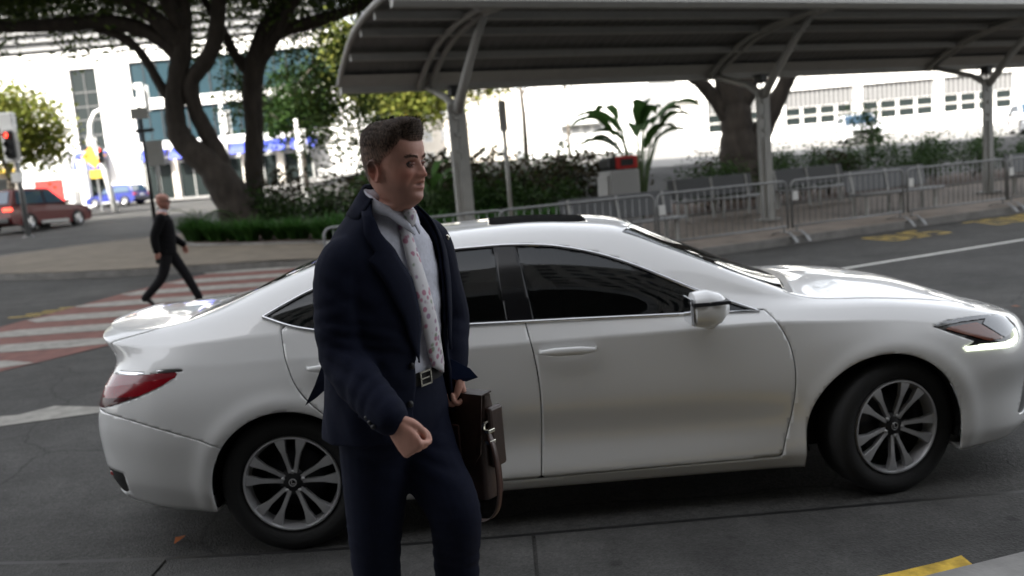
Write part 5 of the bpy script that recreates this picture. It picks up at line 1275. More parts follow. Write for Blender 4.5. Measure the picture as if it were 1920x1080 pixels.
# lapels and collar fold
def strip_on(name, zs, f0, f1, mt, parent, o0=.006, o1=.010, n_=6):
    V = []
    for z in zs:
        for k in range(n_): 
            s_ = k/(n_-1); t = f0(z)*(1-s_) + f1(z)*s_; tt = t if t < math.pi else t - 2*math.pi
            V.append(jpt(z, t, flare(z, tt) + o0 + (o1-o0)*s_ + .004*math.sin(s_*math.pi)) - Vector(ORG))
    Fq = [(n_*i+k, n_*i+n_+k, n_*i+n_+k+1, n_*i+k+1) for i in range(len(zs)-1) for k in range(n_-1)]
    o = mkobj(name, V, Fq, mt, parent, smooth=True); q_ = o.modifiers.new('t', 'SOLIDIFY'); q_.thickness = .004; return o
wl_ = lambda z: np.interp(z, [1.17, 1.25, 1.38, 1.485, 1.488, 1.53, 1.60], [.0, .20, .40, .50, .34, .34, .30])
strip_on('lapel', np.linspace(1.17, 1.605, 28), lambda z: float(tR(z)) - .02, lambda z: float(tR(z) + wl_(z)), 'suit_navy', jack)
strip_on('lapel', np.linspace(1.17, 1.605, 28), lambda z: float(tL(z)) + .02, lambda z: float(tL(z) - wl_(z)), 'suit_navy', jack)
V = []
for k in range(31):
    t = 1.50 + (2*math.pi - 3.0)*k/30
    for z, ou in ((1.632, -.008), (1.637, -.003), (1.612, .003), (1.585, .004)): V.append(jpt(min(z, 1.632), t, ou) + UP*max(0, z - 1.632) - Vector(ORG))
o = mkobj('jacket_collar', V, [(4*i+j, 4*i+4+j, 4*i+5+j, 4*i+1+j) for i in range(30) for j in range(3)], 'suit_navy', jack, smooth=True); q_ = o.modifiers.new('t', 'SOLIDIFY'); q_.thickness = .003
# vent flap blown back, lit far hem with the light put into its blue, buttons, pin
def flap(name, pts, mt, th=.004):
    o = mkobj(name, [Vector(p) - Vector(ORG) for p in pts], [tuple(range(len(pts)))], mt, jack); q_ = o.modifiers.new('t', 'SOLIDIFY'); q_.thickness = th; return o
flap('vent_flap', [(-.545, 2.44, 1.23), (-.572, 2.435, 1.18), (-.610, 2.43, 1.10), (-.645, 2.43, 1.042), (-.610, 2.43, 1.062), (-.560, 2.42, 1.10), (-.53, 2.42, 1.14)], 'suit_navy')
flap('front_flap', [(-.205, 2.50, 1.13), (-.150, 2.50, 1.095), (-.128, 2.50, 1.065), (-.165, 2.50, 1.055), (-.215, 2.49, 1.07)], 'suit_lit')
for z in (1.165, 1.06):
    p = jpt(z, float(tR(z)) + .10, .004) - Vector(ORG); q = MB().sphere(p, .010, 8, (.8, .8, 1)); q.build('button', 'black', jack, smooth=True)
p = jpt(1.50, float(tL(1.50)) - .22, .016 + .01) - Vector(ORG); MB().sphere(p, .0075, 8, (.9, .9, 1.2)).build('lapel_pin', 'buckle', jack, smooth=True)
strip_on('pocket_flap', np.linspace(1.045, 1.095, 5), lambda z: .62 - (z - 1.07)*.3, lambda z: 1.22, 'suit_navy', jack, .006, .006, 10)
for k in range(3):
    p = rel.lerp(rwr, .78 + .07*k) + Vector((-.030, -.042, -.022)) - Vector(ORG); MB().sphere(p, .0065, 7).build('sleeve_button', 'black', jack, smooth=True)
# shirt cuff at the near wrist
dw = (rwr - rel).normalized(); MB().tube([rwr - dw*.03 - Vector(ORG), rwr + dw*.020 - Vector(ORG)], [.040, .040], 16).build('cuff', 'shirt', man, smooth=True)
# shoes
def shoe(parent, ank, d, org, mt='shoe_leather', sc=1.0, tilt=0.):
    d = Vector(d).normalized(); l = UP.cross(d); q = MB(); rings = []
    for a, hw, h0, h1 in ((-.085, .022, .012, .060), (-.07, .034, .0, .085), (-.02, .038, .0, .088), (.03, .040, .0, .078), (.09, .046, .0, .058), (.15, .045, .002, .046), (.195, .030, .008, .036), (.212, .010, .014, .026)):
        c = Vector(ank) + d*a*sc - UP*(.085*sc) + UP*((h0+h1)/2*sc) + UP*tilt*(-a)
        rings.append(ring(c, l, UP, hw*sc, (h1-h0)/2*sc, 20, 2.6))
    V, Fq = loft(rings); mkobj('shoe', [Vector(p) - Vector(org) for p in V], Fq, mt, parent, smooth=True)
shoe(man, (ran[0], ran[1], .238), fw, ORG); shoe(man, (lan[0], lan[1], .30), fw, ORG, tilt=.25)

# ------------------------------------------------------------------ briefcase in his far hand
bcC = Vector((-.262, 2.59, .86)); bd_ = Vector((.80, -.60, 0)).normalized(); bn_ = Vector((-bd_.y, bd_.x, 0))   # length direction, thickness direction
bag = thing('briefcase', 'dark brown leather briefcase with straps carried low beside the suited man', 'briefcase', (bcC.x, bcC.y, bcC.z - .165), math.atan2(bd_.y, bd_.x))
Lb, Hb, Tb = .40, .32, .11
q = MB(); rings = []
for z, t_b in ((0, .95), (.02, 1.0), (.18, .92), (.27, .62), (.30, .42), (.32, .34)): rings.append(ring((0, 0, z), (1, 0, 0), (0, 1, 0), Lb/2, Tb/2*t_b, 28, 7))
V, Fq = loft(rings); mkobj('body', V, Fq, 'leather_brown', bag, smooth=True, sharp=50)
q = MB()
fl = [(-Lb/2 + .002, .325), (Lb/2 - .002, .325), (Lb/2 - .002, .15), (Lb/2 - .03, .115), (-Lb/2 + .03, .115), (-Lb/2 + .002, .15)]
for sg in (-1,):
    V = [(x, sg*(Tb/2*(.95 if z < .2 else .40) + .006), z) for x, z in fl] + [(-Lb/2 + .002, .02, .328), (Lb/2 - .002, .02, .328)]
    o = mkobj('flap', V, [(0, 1, 2, 3, 4, 5), (0, 6, 7, 1)], 'leather_brown', bag); q_ = o.modifiers.new('t', 'SOLIDIFY'); q_.thickness = .005
for x in (-.11, .11):
    MB().box((x, -Tb/2 - .006, .15), (.03, .008, .17)).build('strap', 'leather_red', bag, bevel=.003); MB().box((x, -Tb/2 - .011, .11), (.036, .006, .03)).build('clasp', 'buckle', bag)
MB().tube([(-.075, 0, .325), (-.07, 0, .36), (-.04, 0, .383), (.04, 0, .383), (.07, 0, .36), (.075, 0, .325)], .011, 8).build('handle', 'leather_brown', bag, smooth=True)
MB().box((Lb/2 + .010, .010, .19), (.022, .066, .19)).build('side_pocket', 'leather_brown', bag, bevel=.010)
for x in (-1, 1): MB().lathe([(.012, -.004), (.018, -.004), (.018, .004), (.012, .004), (.012, -.004)], 14, 'x', (x*(Lb/2 + .008), -.03, .23)).build('ring', 'buckle', bag)
sp_ = smooth_line([(Lb/2 + .008, -.03, .225), (Lb/2 + .045, -.045, .16), (Lb/2 + .055, -.05, .05), (Lb/2 + .025, -.045, -.04), (Lb/2 - .06, -.04, -.075), (-.05, -.04, -.03)], 6)
V = []
for p in sp_: V += [(p[0], p[1] - .011, p[2]), (p[0], p[1] + .011, p[2])]
o = mkobj('shoulder_strap', V, [(2*i, 2*i+2, 2*i+3, 2*i+1) for i in range(len(sp_)-1)], 'leather_red', bag, smooth=True); q_ = o.modifiers.new('t', 'SOLIDIFY'); q_.thickness = .004
for z in (.22, .185): MB().box((Lb/2 + .022, -.034, z), (.02, .03, .012)).build('strap_buckle', 'buckle', bag, bevel=.002)

# ------------------------------------------------------------------ the man in black on the crossing
gx_, gy_ = -5.28, 12.95
O2 = (gx_, gy_, G(gx_, gy_) + .011)
p2 = thing('person', 'bald man in black with glasses striding over the red and white crossing', 'person', O2)
f2 = Vector((.96, .28, 0)); r2 = Vector((.28, -.96, 0)); z2 = O2[2]
def W2(f, r, z): return Vector(O2) + f2*f + r2*r + UP*z
H2 = frame(W2(.02, 0, 1.53), math.atan2(f2.y, f2.x) - R(22), R(3), 0, 1.0)
b_ = MB(); Vh, Fh = head_grid(80, 96); b_.add([H2 @ Vector(p) for p in Vh], Fh)
for sg in (-1, 1): ear(b_, sg, H2)
b_.add(*loft([ring(W2(f, 0, z), f2, r2, a, b, 20) for z, f, a, b in ((.95, 0, .11, .15), (1.15, 0, .11, .15), (1.35, .0, .11, .16), (1.45, 0, .08, .14), (1.50, .01, .055, .06))]))
rs2, re2, rw2 = W2(-.01, .20, 1.40), W2(-.13, .23, 1.13), W2(-.13, .24, .88); ls2, le2, lw2 = W2(-.01, -.20, 1.40), W2(.06, -.23, 1.12), W2(.22, -.2, .93)
rh2, rk2, ra2 = W2(.0, .09, .90), W2(.05, .10, .48), W2(-.40, .10, .20) ; lh2, lk2, la2 = W2(.0, -.09, .90), W2(.20, -.09, .50), W2(.36, -.10, .10)
rk2 = W2(-.12, .10, .50)
limb(b_, [rs2, re2, rw2], [.05, .04, .028]); limb(b_, [ls2, le2, lw2], [.05, .04, .028]); limb(b_, [rh2, rk2, ra2], [.08, .055, .04]); limb(b_, [lh2, lk2, la2], [.08, .055, .04])
hand(b_, rw2, (.05, 0, -1), tuple(r2), True, (.6, .8, .5)); hand(b_, lw2, (.3, .1, -1), tuple(-r2), False, (.6, .8, .5))
me, co = union(b_, .006, 1, factor=.3)
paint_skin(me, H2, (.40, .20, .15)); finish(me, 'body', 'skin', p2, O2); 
c_ = MB(); c_.add(*loft([ring(W2(f, 0, z), f2, r2, a, b, 28) for z, f, a, b in ((.82, -.02, .15, .19), (.95, -.01, .15, .185), (1.10, 0, .145, .18), (1.25, 0, .15, .19), (1.36, -.005, .14, .20), (1.43, -.01, .10, .16), (1.475, .0, .07, .085))]))
limb(c_, [rs2 + UP*.0, re2, rw2 + UP*.03], [.075, .066, .052]); limb(c_, [ls2, le2, lw2 + UP*.03], [.075, .066, .052])
me, co = union(c_, .011, 5); co = wrinkle(co, normals(me), [(tuple(re2), (0, 0, 1), (1, 0, 0), .06, .1, .006), (tuple(W2(.05, .15, 1.05)), (.3, 0, 1), (1, 0, 0), .09, .12, .005)]); set_co(me, co); finish(me, 'jacket', 'black_cloth', p2, O2)
c_ = MB(); c_.add(*loft([ring(W2(0, 0, z), f2, r2, a, b, 24) for z, a, b in ((1.0, .12, .16), (.9, .13, .17), (.82, .10, .14))]))
limb(c_, [rh2, rk2, ra2], [.10, .076, .060]); limb(c_, [lh2, lk2, la2], [.10, .076, .060])
me, co = union(c_, .011, 5); co = wrinkle(co, normals(me), [(tuple(rk2), (.3, 0, 1), (1, 0, 0), .07, .1, .006), (tuple(lk2), (0, 0, 1), (1, 0, 0), .06, .1, .006)]); set_co(me, co); finish(me, 'trousers', 'charcoal_cloth', p2, O2)
def shoe2(ank, d, name='shoe'): shoe(p2, ank, d, O2)
shoe(p2, (la2[0], la2[1], O2[2] + .088), f2, O2)
# trailing foot up on its toes
d = (f2*.62 - UP*.78).normalized(); l = r2; rings = []
for a, hw, th in ((-.07, .028, .03), (-.03, .036, .042), (.04, .038, .038), (.10, .042, .030), (.16, .040, .022), (.20, .02, .012)): rings.append(ring(ra2 + d*a + f2*.02, l, d.cross(l), hw, th, 16, 2.5))
V, Fq = loft(rings); mkobj('shoe', [p - Vector(O2) for p in V], Fq, 'shoe_leather', p2, smooth=True)
V, Fq = loft([ring(W2(.012, 0, 1.475), f2, r2, .064, .072, 24), ring(W2(.016, 0, 1.525), f2, r2, .056, .062, 24)], False); mkobj('collar', [p - Vector(O2) for p in V], Fq, 'shirt', p2, smooth=True)
q = MB(); HXo2 = Matrix.Translation(-Vector(O2)) @ H2
for sg in (-1, 1): q.lathe([(.019, -.0025), (.024, -.0025), (.024, .0025), (.019, .0025)], 14, 'x', (.110, sg*.031, .122)); q.beam((.108, sg*.053, .128), (.0, sg*.077, .118), .005, .008)
q.box((.112, 0, .126), (.005, .016, .006)); mkobj('glasses', [HXo2 @ Vector(p) for p in q.v], q.f, 'black', p2)
ph = thing('phone', 'small black phone held low in the hand of the man in black', 'phone', tuple(rw2 + Vector((0.01, 0, -.10))), .3)
MB().box((0, 0, 0), (.075, .012, .13)).build('case', 'black', ph, bevel=.004); MB().box((0, -.0075, .002), (.066, .003, .118)).build('screen', 'glass_dark', ph)
# ================================================================== STREET FURNITURE
# --- crowd barriers along the kerb
def barrier():
    b = thing('crowd_barrier', '', 'barrier', (0, 0, 0), 0, 'steel crowd barriers along the kerb')
    L = 2.86; r = .12
    path = [(0, 0, .12)] + [(0, 0, 1.0 - r)] + [(r - r*math.cos(a), 0, 1.0 - r + r*math.sin(a)) for a in np.linspace(.3, math.pi/2, 5)] + [(L - r + r*math.sin(a), 0, 1.0 - r + r*math.cos(a)) for a in np.linspace(0, 1.3, 5)] + [(L, 0, 1.0 - r), (L, 0, .12)]
    MB().tube(path, .021, 8).build('frame', 'metal_galv', b, smooth=True)
    MB().tube([(0, 0, .16), (L, 0, .16)], .019, 8).build('bottom_rail', 'metal_galv', b, smooth=True)
    n_ = 19; first = None
    for i in range(n_):
        x = L * (i + 1) / (n_ + 1)
        if first is None: first = MB().tube([(0, 0, .16), (0, 0, .99)], .0075, 6).build('bar', 'metal_galv', b, smooth=True); first.location = (x, 0, 0)
        else: link_copy(first, b, (x, 0, 0))
    for x in (.10, L - .10):
        f = MB(); P = [Vector(p) for p in ((x, -.34, -.125), (x, -.24, -.02), (x, -.12, .055), (x, .12, .055), (x, .32, .012))]
        V = []
        for p in P: V += [(p.x - .035, p.y, p.z), (p.x + .035, p.y, p.z), (p.x + .035, p.y, p.z + .012), (p.x - .035, p.y, p.z + .012)]
        Fq = [(4*i+a, 4*i+(a+1)%4, 4*i+4+(a+1)%4, 4*i+4+a) for i in range(4) for a in range(4)] + [(3,2,1,0), (16,17,18,19)]
        fo = f.add(V, Fq).build('foot', 'metal_galv', b, bevel=.003)
        MB().tube([(x, 0, .06), (x, 0, .17)], .018, 6).build('spigot', 'metal_galv', fo)
    MB().box((.07, -.03, .72), (.13, .01, .17)).build('tag', 'plate_white', b, bevel=.004)
    MB().tube([(-.03, 0, .80), (.0, -.035, .80), (.035, 0, .80)], .01, 6).build('hook', 'metal_galv', b)
    return b
br0 = barrier()
bl = ['crowd barrier half hidden behind the roof of the white car at the left', 'crowd barrier in front of the nearest grey bench', 'crowd barrier around the second canopy post', 'crowd barrier in front of the long bench past the second post', 'crowd barrier around the third canopy post at the right edge', 'crowd barrier furthest along the kerb']
for k, tt in enumerate((2.35, 5.12, 8.07, 11.02, 14.0, 16.97)):
    s = 12.12; x, y = ST(tt, s); z = G(*ST(tt + 1.4, s)) + KH
    o = br0 if k == 0 else copy_tree(br0)
    o.location = (x, y, z); o.rotation_euler = (0, 0, AZ_L + (.012, -.012, .006, .0, -.01, 0)[k]); o['label'] = bl[k]

# --- benches: perforated steel back and seat
def bench(L):
    b = thing('bench', '', 'bench', (0, 0, 0), 0, 'grey steel benches on the platform')
    n_ = 9; sl_ = None
    MB().box((0, .0, .45), (L, .44, .04)).build('seat', 'bench_grey', b, bevel=.015)
    MB().tube([(-L/2, -.23, .445), (L/2, -.23, .445)], .035, 8).build('seat_edge', 'metal_galv', b, smooth=True)
    bk = MB(); bk.box((0, 0, 0), (L, .03, .46), mtx=Matrix.Rotation(R(-12), 3, 'X')); o = bk.build('backrest', 'bench_grey', b, bevel=.012); o.location = (0, .26, .74)
    for x in (-L/2 + .18, 0, L/2 - .18):
        MB().box((x, -.15, .215), (.06, .06, .43)).build('leg', 'metal_paint', b, bevel=.004); MB().box((x, .18, .215), (.06, .06, .43)).build('leg', 'metal_paint', b, bevel=.004)
        MB().beam((x, .19, .43), (x, .28, .95), .05, .03).build('back_post', 'metal_paint', b)
    return b
bn0 = bench(2.4)
bd = [(8.1, 13.25, 'grey bench in the gap behind the white car\'s roof, next to the bin'), (12.25, 15.85, 'grey bench at the garden edge left of the second canopy post'), (15.3, 16.0, 'grey bench at the garden edge right of the second canopy post'), (15.0, 13.3, 'long grey bench behind the barrier between the second and third posts'), (20.4, 13.5, 'low grey bench past the third post at the right edge')]
for k, (t, s, lab) in enumerate(bd):
    o = bn0 if k == 0 else copy_tree(bn0)
    x, y = ST(t, s); o.location = (x, y, G(x, y) + KH); o.rotation_euler = (0, 0, AZ_L); o['label'] = lab

# --- litter bin
x, y = 2.30, 16.6
bi = thing('litter_bin', 'grey litter bin with a red rimmed slot on top beside the garden bed', 'bin', (x, y, G(x, y) + KH), .28)
MB().box((0, 0, .62), (.62, .62, 1.24)).build('body', 'wall_grey', bi, bevel=.03)
MB().box((-.335, 0, .6), (.05, .5, 1.12)).build('side_panel', 'wall_grey', bi, bevel=.01)
hd = MB().prism([(-.31, -.28), (.31, -.28), (.31, .28), (-.31, .28)], .23, off=(0, 0, 1.25)).build('hood', 'black', bi, bevel=.06)
MB().box((.06, -.286, 1.37), (.46, .03, .22)).build('red_surround', 'red_plastic', bi, bevel=.03)
MB().box((.06, -.300, 1.37), (.26, .02, .12)).build('slot', 'black', bi)

bi.scale = (1, 1, 1.10)
# --- poles and signs
def pole(name, lab, cat, x, y, h, r, mt='metal_galv', lean=0):
    z = G(x, y); o = thing(name, lab, cat, (x, y, z)); MB().tube([(0, 0, 0), (lean * h, 0, h)], [r, r * .85], 10).build('shaft', mt, o, smooth=True)
    MB().lathe([(r*2.1, 0), (r*2.1, .04), (r*1.2, .06)], 12).build('flange', mt, o); return o
o = pole('sign_pole', 'thin dark pole at the island\'s end behind the walking man in black', 'pole', -10.4, 24.9, 3.95, .06, 'dark_trim')
MB().box((0.02, -.08, 3.75), (.5, .03, .32)).build('sign_plate', 'metal_paint', o); MB().box((.1, -.08, 3.25), (.55, .04, .1)).build('bracket', 'dark_trim', o)
o = pole('sign_pole', 'second grey pole with a square sign seen from behind, next to the thin dark pole', 'pole', -11.05, 27.2, 3.0, .055, 'metal_paint')
MB().box((0, -.07, 2.62), (.62, .03, .8)).build('sign_plate', 'metal_paint', o)
o = pole('bus_stop_pole', 'slim dark post with a narrow sign rising from the garden behind the car roof', 'pole', .12, 17.7, 3.05, .045, 'metal_paint')
MB().box((0, -.06, 2.75), (.16, .05, .62)).build('sign_plate', 'metal_paint', o)

def signal(parent, x, y, z, s=1.0, face=-1, board=True, back=False):
    """a three-lamp traffic light: backing board, housing, lamps with hoods"""
    if back:       # seen from behind: pale back of the housing and board
        hb = MB().box((x, y, z), (.30*s, .24*s, 1.0*s)).build('signal_head', 'plate_white', parent, bevel=.03); MB().box((x, y + .14*s, z), (.62*s, .03, 1.3*s)).build('backing_board', 'wall_grey', parent, bevel=.02); return
    hh = MB().box((x, y, z), (.30*s, .22*s, 1.0*s)).build('signal_head', 'dark_trim', parent, bevel=.02)
    if board: MB().box((x, y + .02, z), (.62*s, .03, 1.3*s)).build('backing_board', 'plate_white', parent, bevel=.02)
    for k, (c, e) in enumerate((('lamp_red', .33), ('lamp_off', 0), ('lamp_off', -.33))):
        MB().lathe([(.001, 0), (.10*s, 0.0), (.10*s, .03)], 14, 'y', (x, y - .14*s, z + e*s)).build('lamp', c, hh)
        MB().lathe([(.115*s, 0), (.115*s, .16*s)], 12, 'y', (x, y - .28*s, z + e*s)).build('hood', 'black', hh)
o = pole('traffic_light', 'traffic light with white backing board at the far left edge', 'traffic light', -17.1, 30, 4.3, .09, 'metal_galv')
zz = -G(-17.1, 30); signal(o, .0, -.2, 4.45 + zz, .95); MB().box((-.1, 0, 5.3 + zz), (.5, .3, .55)).build('camera_box', 'plate_white', o, bevel=.04); MB().box((.02, -.15, 3.3 + zz), (.3, .2, .35)).build('push_box', 'plate_white', o)
mx, my = -22.2, 48.0; zg = G(mx, my)
o = thing('mast_arm', 'white curved mast arm carrying a traffic light out over the road', 'traffic light', (mx, my, zg))
z0 = -zg
MB().tube([(0, 0, 0), (-.35, 0, 3), (-.8, 0, 5.9 + z0 + .3), (-.7, 0, 6.9 + z0), (-.35, 0, 7.5 + z0), (.3, 0, 7.75 + z0), (2.3, 0, 8.1 + z0)], [.17, .16, .14, .13, .12, .10, .07], 10).build('mast', 'plate_white', o, smooth=True)
signal(o, 2.45, -.1, 8.05 + z0, 1.1, back=True); signal(o, -.2, -.3, 5.1 + z0, .9, board=False); MB().box((2.3, 0, 8.75 + z0), (.45, .3, .3)).build('sensor', 'plate_white', o)
o = thing('warning_sign', 'orange diamond road sign on a pole before the blue awning', 'sign', (-23.9, 50, G(-23.9, 50)))
zz = -G(-23.9, 50)
MB().tube([(0, 0, 0), (0, 0, 5.6 + zz)], .06, 8).build('post', 'metal_galv', o); MB().box((0, -.1, 5.25 + zz), (1.05, .04, 1.05), mtx=Matrix.Rotation(R(45), 3, 'Y')).build('diamond', 'sign_orange', o, bevel=.03)
MB().box((0, -.1, 4.2 + zz), (.7, .04, .5)).build('sub_plate', 'paint_yellow', o); MB().box((0, -.09, 6.1 + zz), (.6, .04, .45)).build('top_plate', 'wall_grey', o)
for nm, x, y, h, lab in (('traffic_light', -14.5, 45, 7.2, 'tall white traffic light pole seen between the two fig trees'), ('traffic_light', -10.65, 45, 5.9, 'white traffic light glimpsed right of the second fig trunk')):
    o = pole(nm, lab, 'traffic light', x, y, h - G(x, y), .11, 'plate_white'); signal(o, .15, -.2, h - 1.2 - G(x, y), 1.0, back=True)
o = thing('street_banner', 'small bright orange sign on a pole above the suited man\'s head', 'sign', (-4.5, 45, G(-4.5, 45)))
zz = -G(-4.5, 45); MB().tube([(0, 0, 0), (0, 0, 6.3 + zz)], .07, 8).build('post', 'metal_galv', o); MB().box((0, -.1, 5.75 + zz), (.62, .05, 1.0)).build('plate', 'sign_orange', o)
for k, (x, y) in enumerate(((-2.08, 4.55), (-1.78, 4.02), (4.9, 8.0))):
    nm = MB().add([(-.045, 0, 0), (0, -.022, .012), (.05, .0, .004), (0, .024, .014)], [(0, 1, 3), (1, 2, 3)]).build('fallen_leaf', 'leaf_fallen')
    nm.location = (x, y, .008); nm.rotation_euler = (0, 0, k * 1.3)
    tag(nm, ('dry orange leaf on the asphalt below the rear bumper', 'small dry leaf nearest the bottom edge left of the rear wheel', 'orange leaf lying on the lane behind the car bonnet')[k], 'leaf', 'fallen leaves on the road')

# ================================================================== BACKGROUND VEHICLES
def far_car(name, lab, cat, loc, rz, L, W, H, paint, suv=True, lit=False):
    """a whole small car from its side outline: body, glasshouse, panes, wheels, lamps; heading +x"""
    c = thing(name, lab, cat, loc, rz); h = H; zb = .22; belt = h * .60
    n_ = 9
    rear, fr = -L/2, L/2
    low = [(rear + .06, zb + .1), (rear, .55), (rear + .03, belt * .92), (rear + .12, belt), (-L*.1, belt + .01), (L*.17, belt - .02), (L*.33, belt - .07), (fr - .18, belt - .18), (fr - .03, belt - .33), (fr, .5), (fr - .08, zb + .05)]
    bot = [(L*.31 + .40, zb), (L*.31 + .34, .52), (L*.31, .70), (L*.31 - .34, .52), (L*.31 - .40, zb), (-L*.29 + .40, zb), (-L*.29 + .34, .52), (-L*.29, .70), (-L*.29 - .34, .52), (-L*.29 - .40, zb)]
    out = low + bot; k = len(out)
    V = []
    for yy, sc in ((-W/2 + .06, .985), (-W/2, 1.0), (W/2, 1.0), (W/2 - .06, .985)):
        for (x, z) in out: V.append((x * sc, yy if z < belt * .9 else yy * .965, z))
    Fq = [tuple(range(k - 1, -1, -1)), tuple(range(3*k, 4*k))] + [(r_*k+i, r_*k+(i+1) % k, (r_+1)*k+(i+1) % k, (r_+1)*k+i) for r_ in range(3) for i in range(k)]
    mkobj('body', V, Fq, paint, c, bevel=.05)
    gx = (rear + .10, rear + .42 if suv else rear + .75, L*.02, L*.20)
    gh = [(gx[0], belt), (gx[1], h - .06), ((gx[1] + gx[2]) / 2, h), (gx[2], h - .04), (gx[3] + .05, belt - .02)]
    V = []
    for (x, z), wv in zip(gh, (.47, .41, .39, .40, .46)): V += [(x, -W*wv, z - .005), (x, W*wv, z - .005)]
    kk = len(gh); Fq = [(2*i, 2*i+2, 2*i+3, 2*i+1) for i in range(kk - 1)] + [tuple(2*i for i in range(kk - 1, -1, -1)), tuple(2*i+1 for i in range(kk)), (0, 1, 2*kk-1, 2*kk-2)]
    mkobj('roof', V, Fq, paint, c, bevel=.04)
    def side_pane(x0, x1, x2, x3, sg):
        def yy(z): return sg * W * (.472 - .068 * (z - belt) / (h - belt)) 
        z0, z1 = belt + .04, h - .13
        P = [(x0, z0), (x3, z0), (x2, z1), (x1, z1)]
        V = [(x, yy(z), z) for x, z in P] + [(x, yy(z) + sg * .02, z) for x, z in P]
        mkobj('side_window', V, [(0,1,2,3), (4,5,6,7)] + [(i, (i+1)%4, 4+(i+1)%4, 4+i) for i in range(4)], 'glass_car', c)
    for sg in (-1, 1):
        a, b = gx[0] + .30, gx[3] - .12
        side_pane(a, gx[1] + .10, -L*.09, -L*.09, sg); side_pane(-L*.09 + .08, -L*.09 + .08, gx[2] - .02, b, sg)
    dx, dz = gx[3] + .05 - gx[2], h - .04 - belt + .02
    def pane(name, p0, p1, off):
        (xa, za), (xb, zb_) = p0, p1; nrm = Vector((-(zb_ - za), 0, xb - xa)).normalized() * off
        V = []
        for o_ in (0, 1):
            for (x, z, wv) in ((xa, za, .40), (xb, zb_, .355)): V += [(x + nrm.x*o_, -W*wv, z + nrm.z*o_), (x + nrm.x*o_, W*wv, z + nrm.z*o_)]
        mkobj(name, V, [(0,1,3,2), (4,6,7,5), (0,2,6,4), (1,5,7,3), (0,4,5,1), (2,3,7,6)], 'glass_car', c)
    pane('windscreen', (gx[3] - .02, belt + .05), (gx[2] + .06, h - .09), -.02)
    pane('rear_window', (gx[0] + .03, belt + .07), (gx[1] - .03, h - .12), .03)
    for sx in (-L*.29, L*.31):
        for sg in (-1, 1):
            wo_ = MB().lathe([(.22, -.1), (.33, -.11), (.345, -.07), (.345, .07), (.33, .11), (.22, .1)], 24, 'y', (sx, sg * (W/2 - .12), .345)).build('wheel', 'tyre', c, smooth=True, sharp=40)
            rm = MB().lathe([(.001, sg*.085), (.06, sg*.09), (.21, sg*.06), (.225, sg*.1)], 20, 'y', (sx, sg * (W/2 - .12), .345)); rm.build('rim', 'alloy', wo_, smooth=True)
            for q in range(5):
                a = q * 2 * math.pi / 5; MB().beam((sx + .07*math.cos(a), sg*(W/2 - .02), .345 + .07*math.sin(a)), (sx + .21*math.cos(a), sg*(W/2 - .035), .345 + .21*math.sin(a)), .06, .03, up=(0, 1, 0)).build('spoke', 'alloy', wo_)
    for sg in (-1, 1):
        MB().box((rear + .05, sg * (W/2 - .17), belt - .14), (.16, .30, .13)).build('tail_light', 'tail_lit' if lit else 'tail_red', c, bevel=.02)
        MB().box((fr - .10, sg * (W/2 - .22), belt - .34), (.16, .34, .13)).build('headlight', 'glass_car', c, bevel=.02)
        MB().box((L*.17, sg * (W/2 + .07), belt + .06), (.12, .18, .14)).build('wing_mirror', paint, c, bevel=.03)
        MB().box((0.0, sg * (W/2 + .0), .30), (L*.34, .05, .12)).build('side_skirt', 'metal_paint', c, bevel=.02)
    MB().box((rear + .02, 0, .45), (.12, W*.86, .18)).build('rear_bumper', 'dark_trim', c, bevel=.03)
    MB().box((rear - .005, 0, .72), (.05, .36, .11)).build('number_plate', 'plate_white', c)
    MB().box((fr - .03, 0, .52), (.12, W*.62, .22)).build('grille', 'black', c, bevel=.03)
    return c
gA = lambda x, y: (x, y, G(x, y))
far_car('red_suv', 'dark red SUV with a lit tail light driving out at the left edge', 'car', gA(-18.95, 33.9), R(79), 4.5, 1.84, 1.66, 'car_red', True, True)
far_car('blue_hatchback', 'blue hatchback on the sunny street behind the red SUV', 'car', gA(-27.2, 59.5), R(165), 4.1, 1.75, 1.5, 'car_blue', True)
far_car('white_car', 'white car facing the camera on the sunlit forecourt at the right edge', 'car', (24.6, 38.5, G(24.6, 38.5) ), R(-112), 4.5, 1.82, 1.5, 'car_white', False)
far_car('parked_car', 'car with a bluish windscreen parked behind the round shrub', 'car', (17.9, 42.0, G(17.9, 42.0)), R(-105), 4.4, 1.8, 1.48, 'car_white', False)
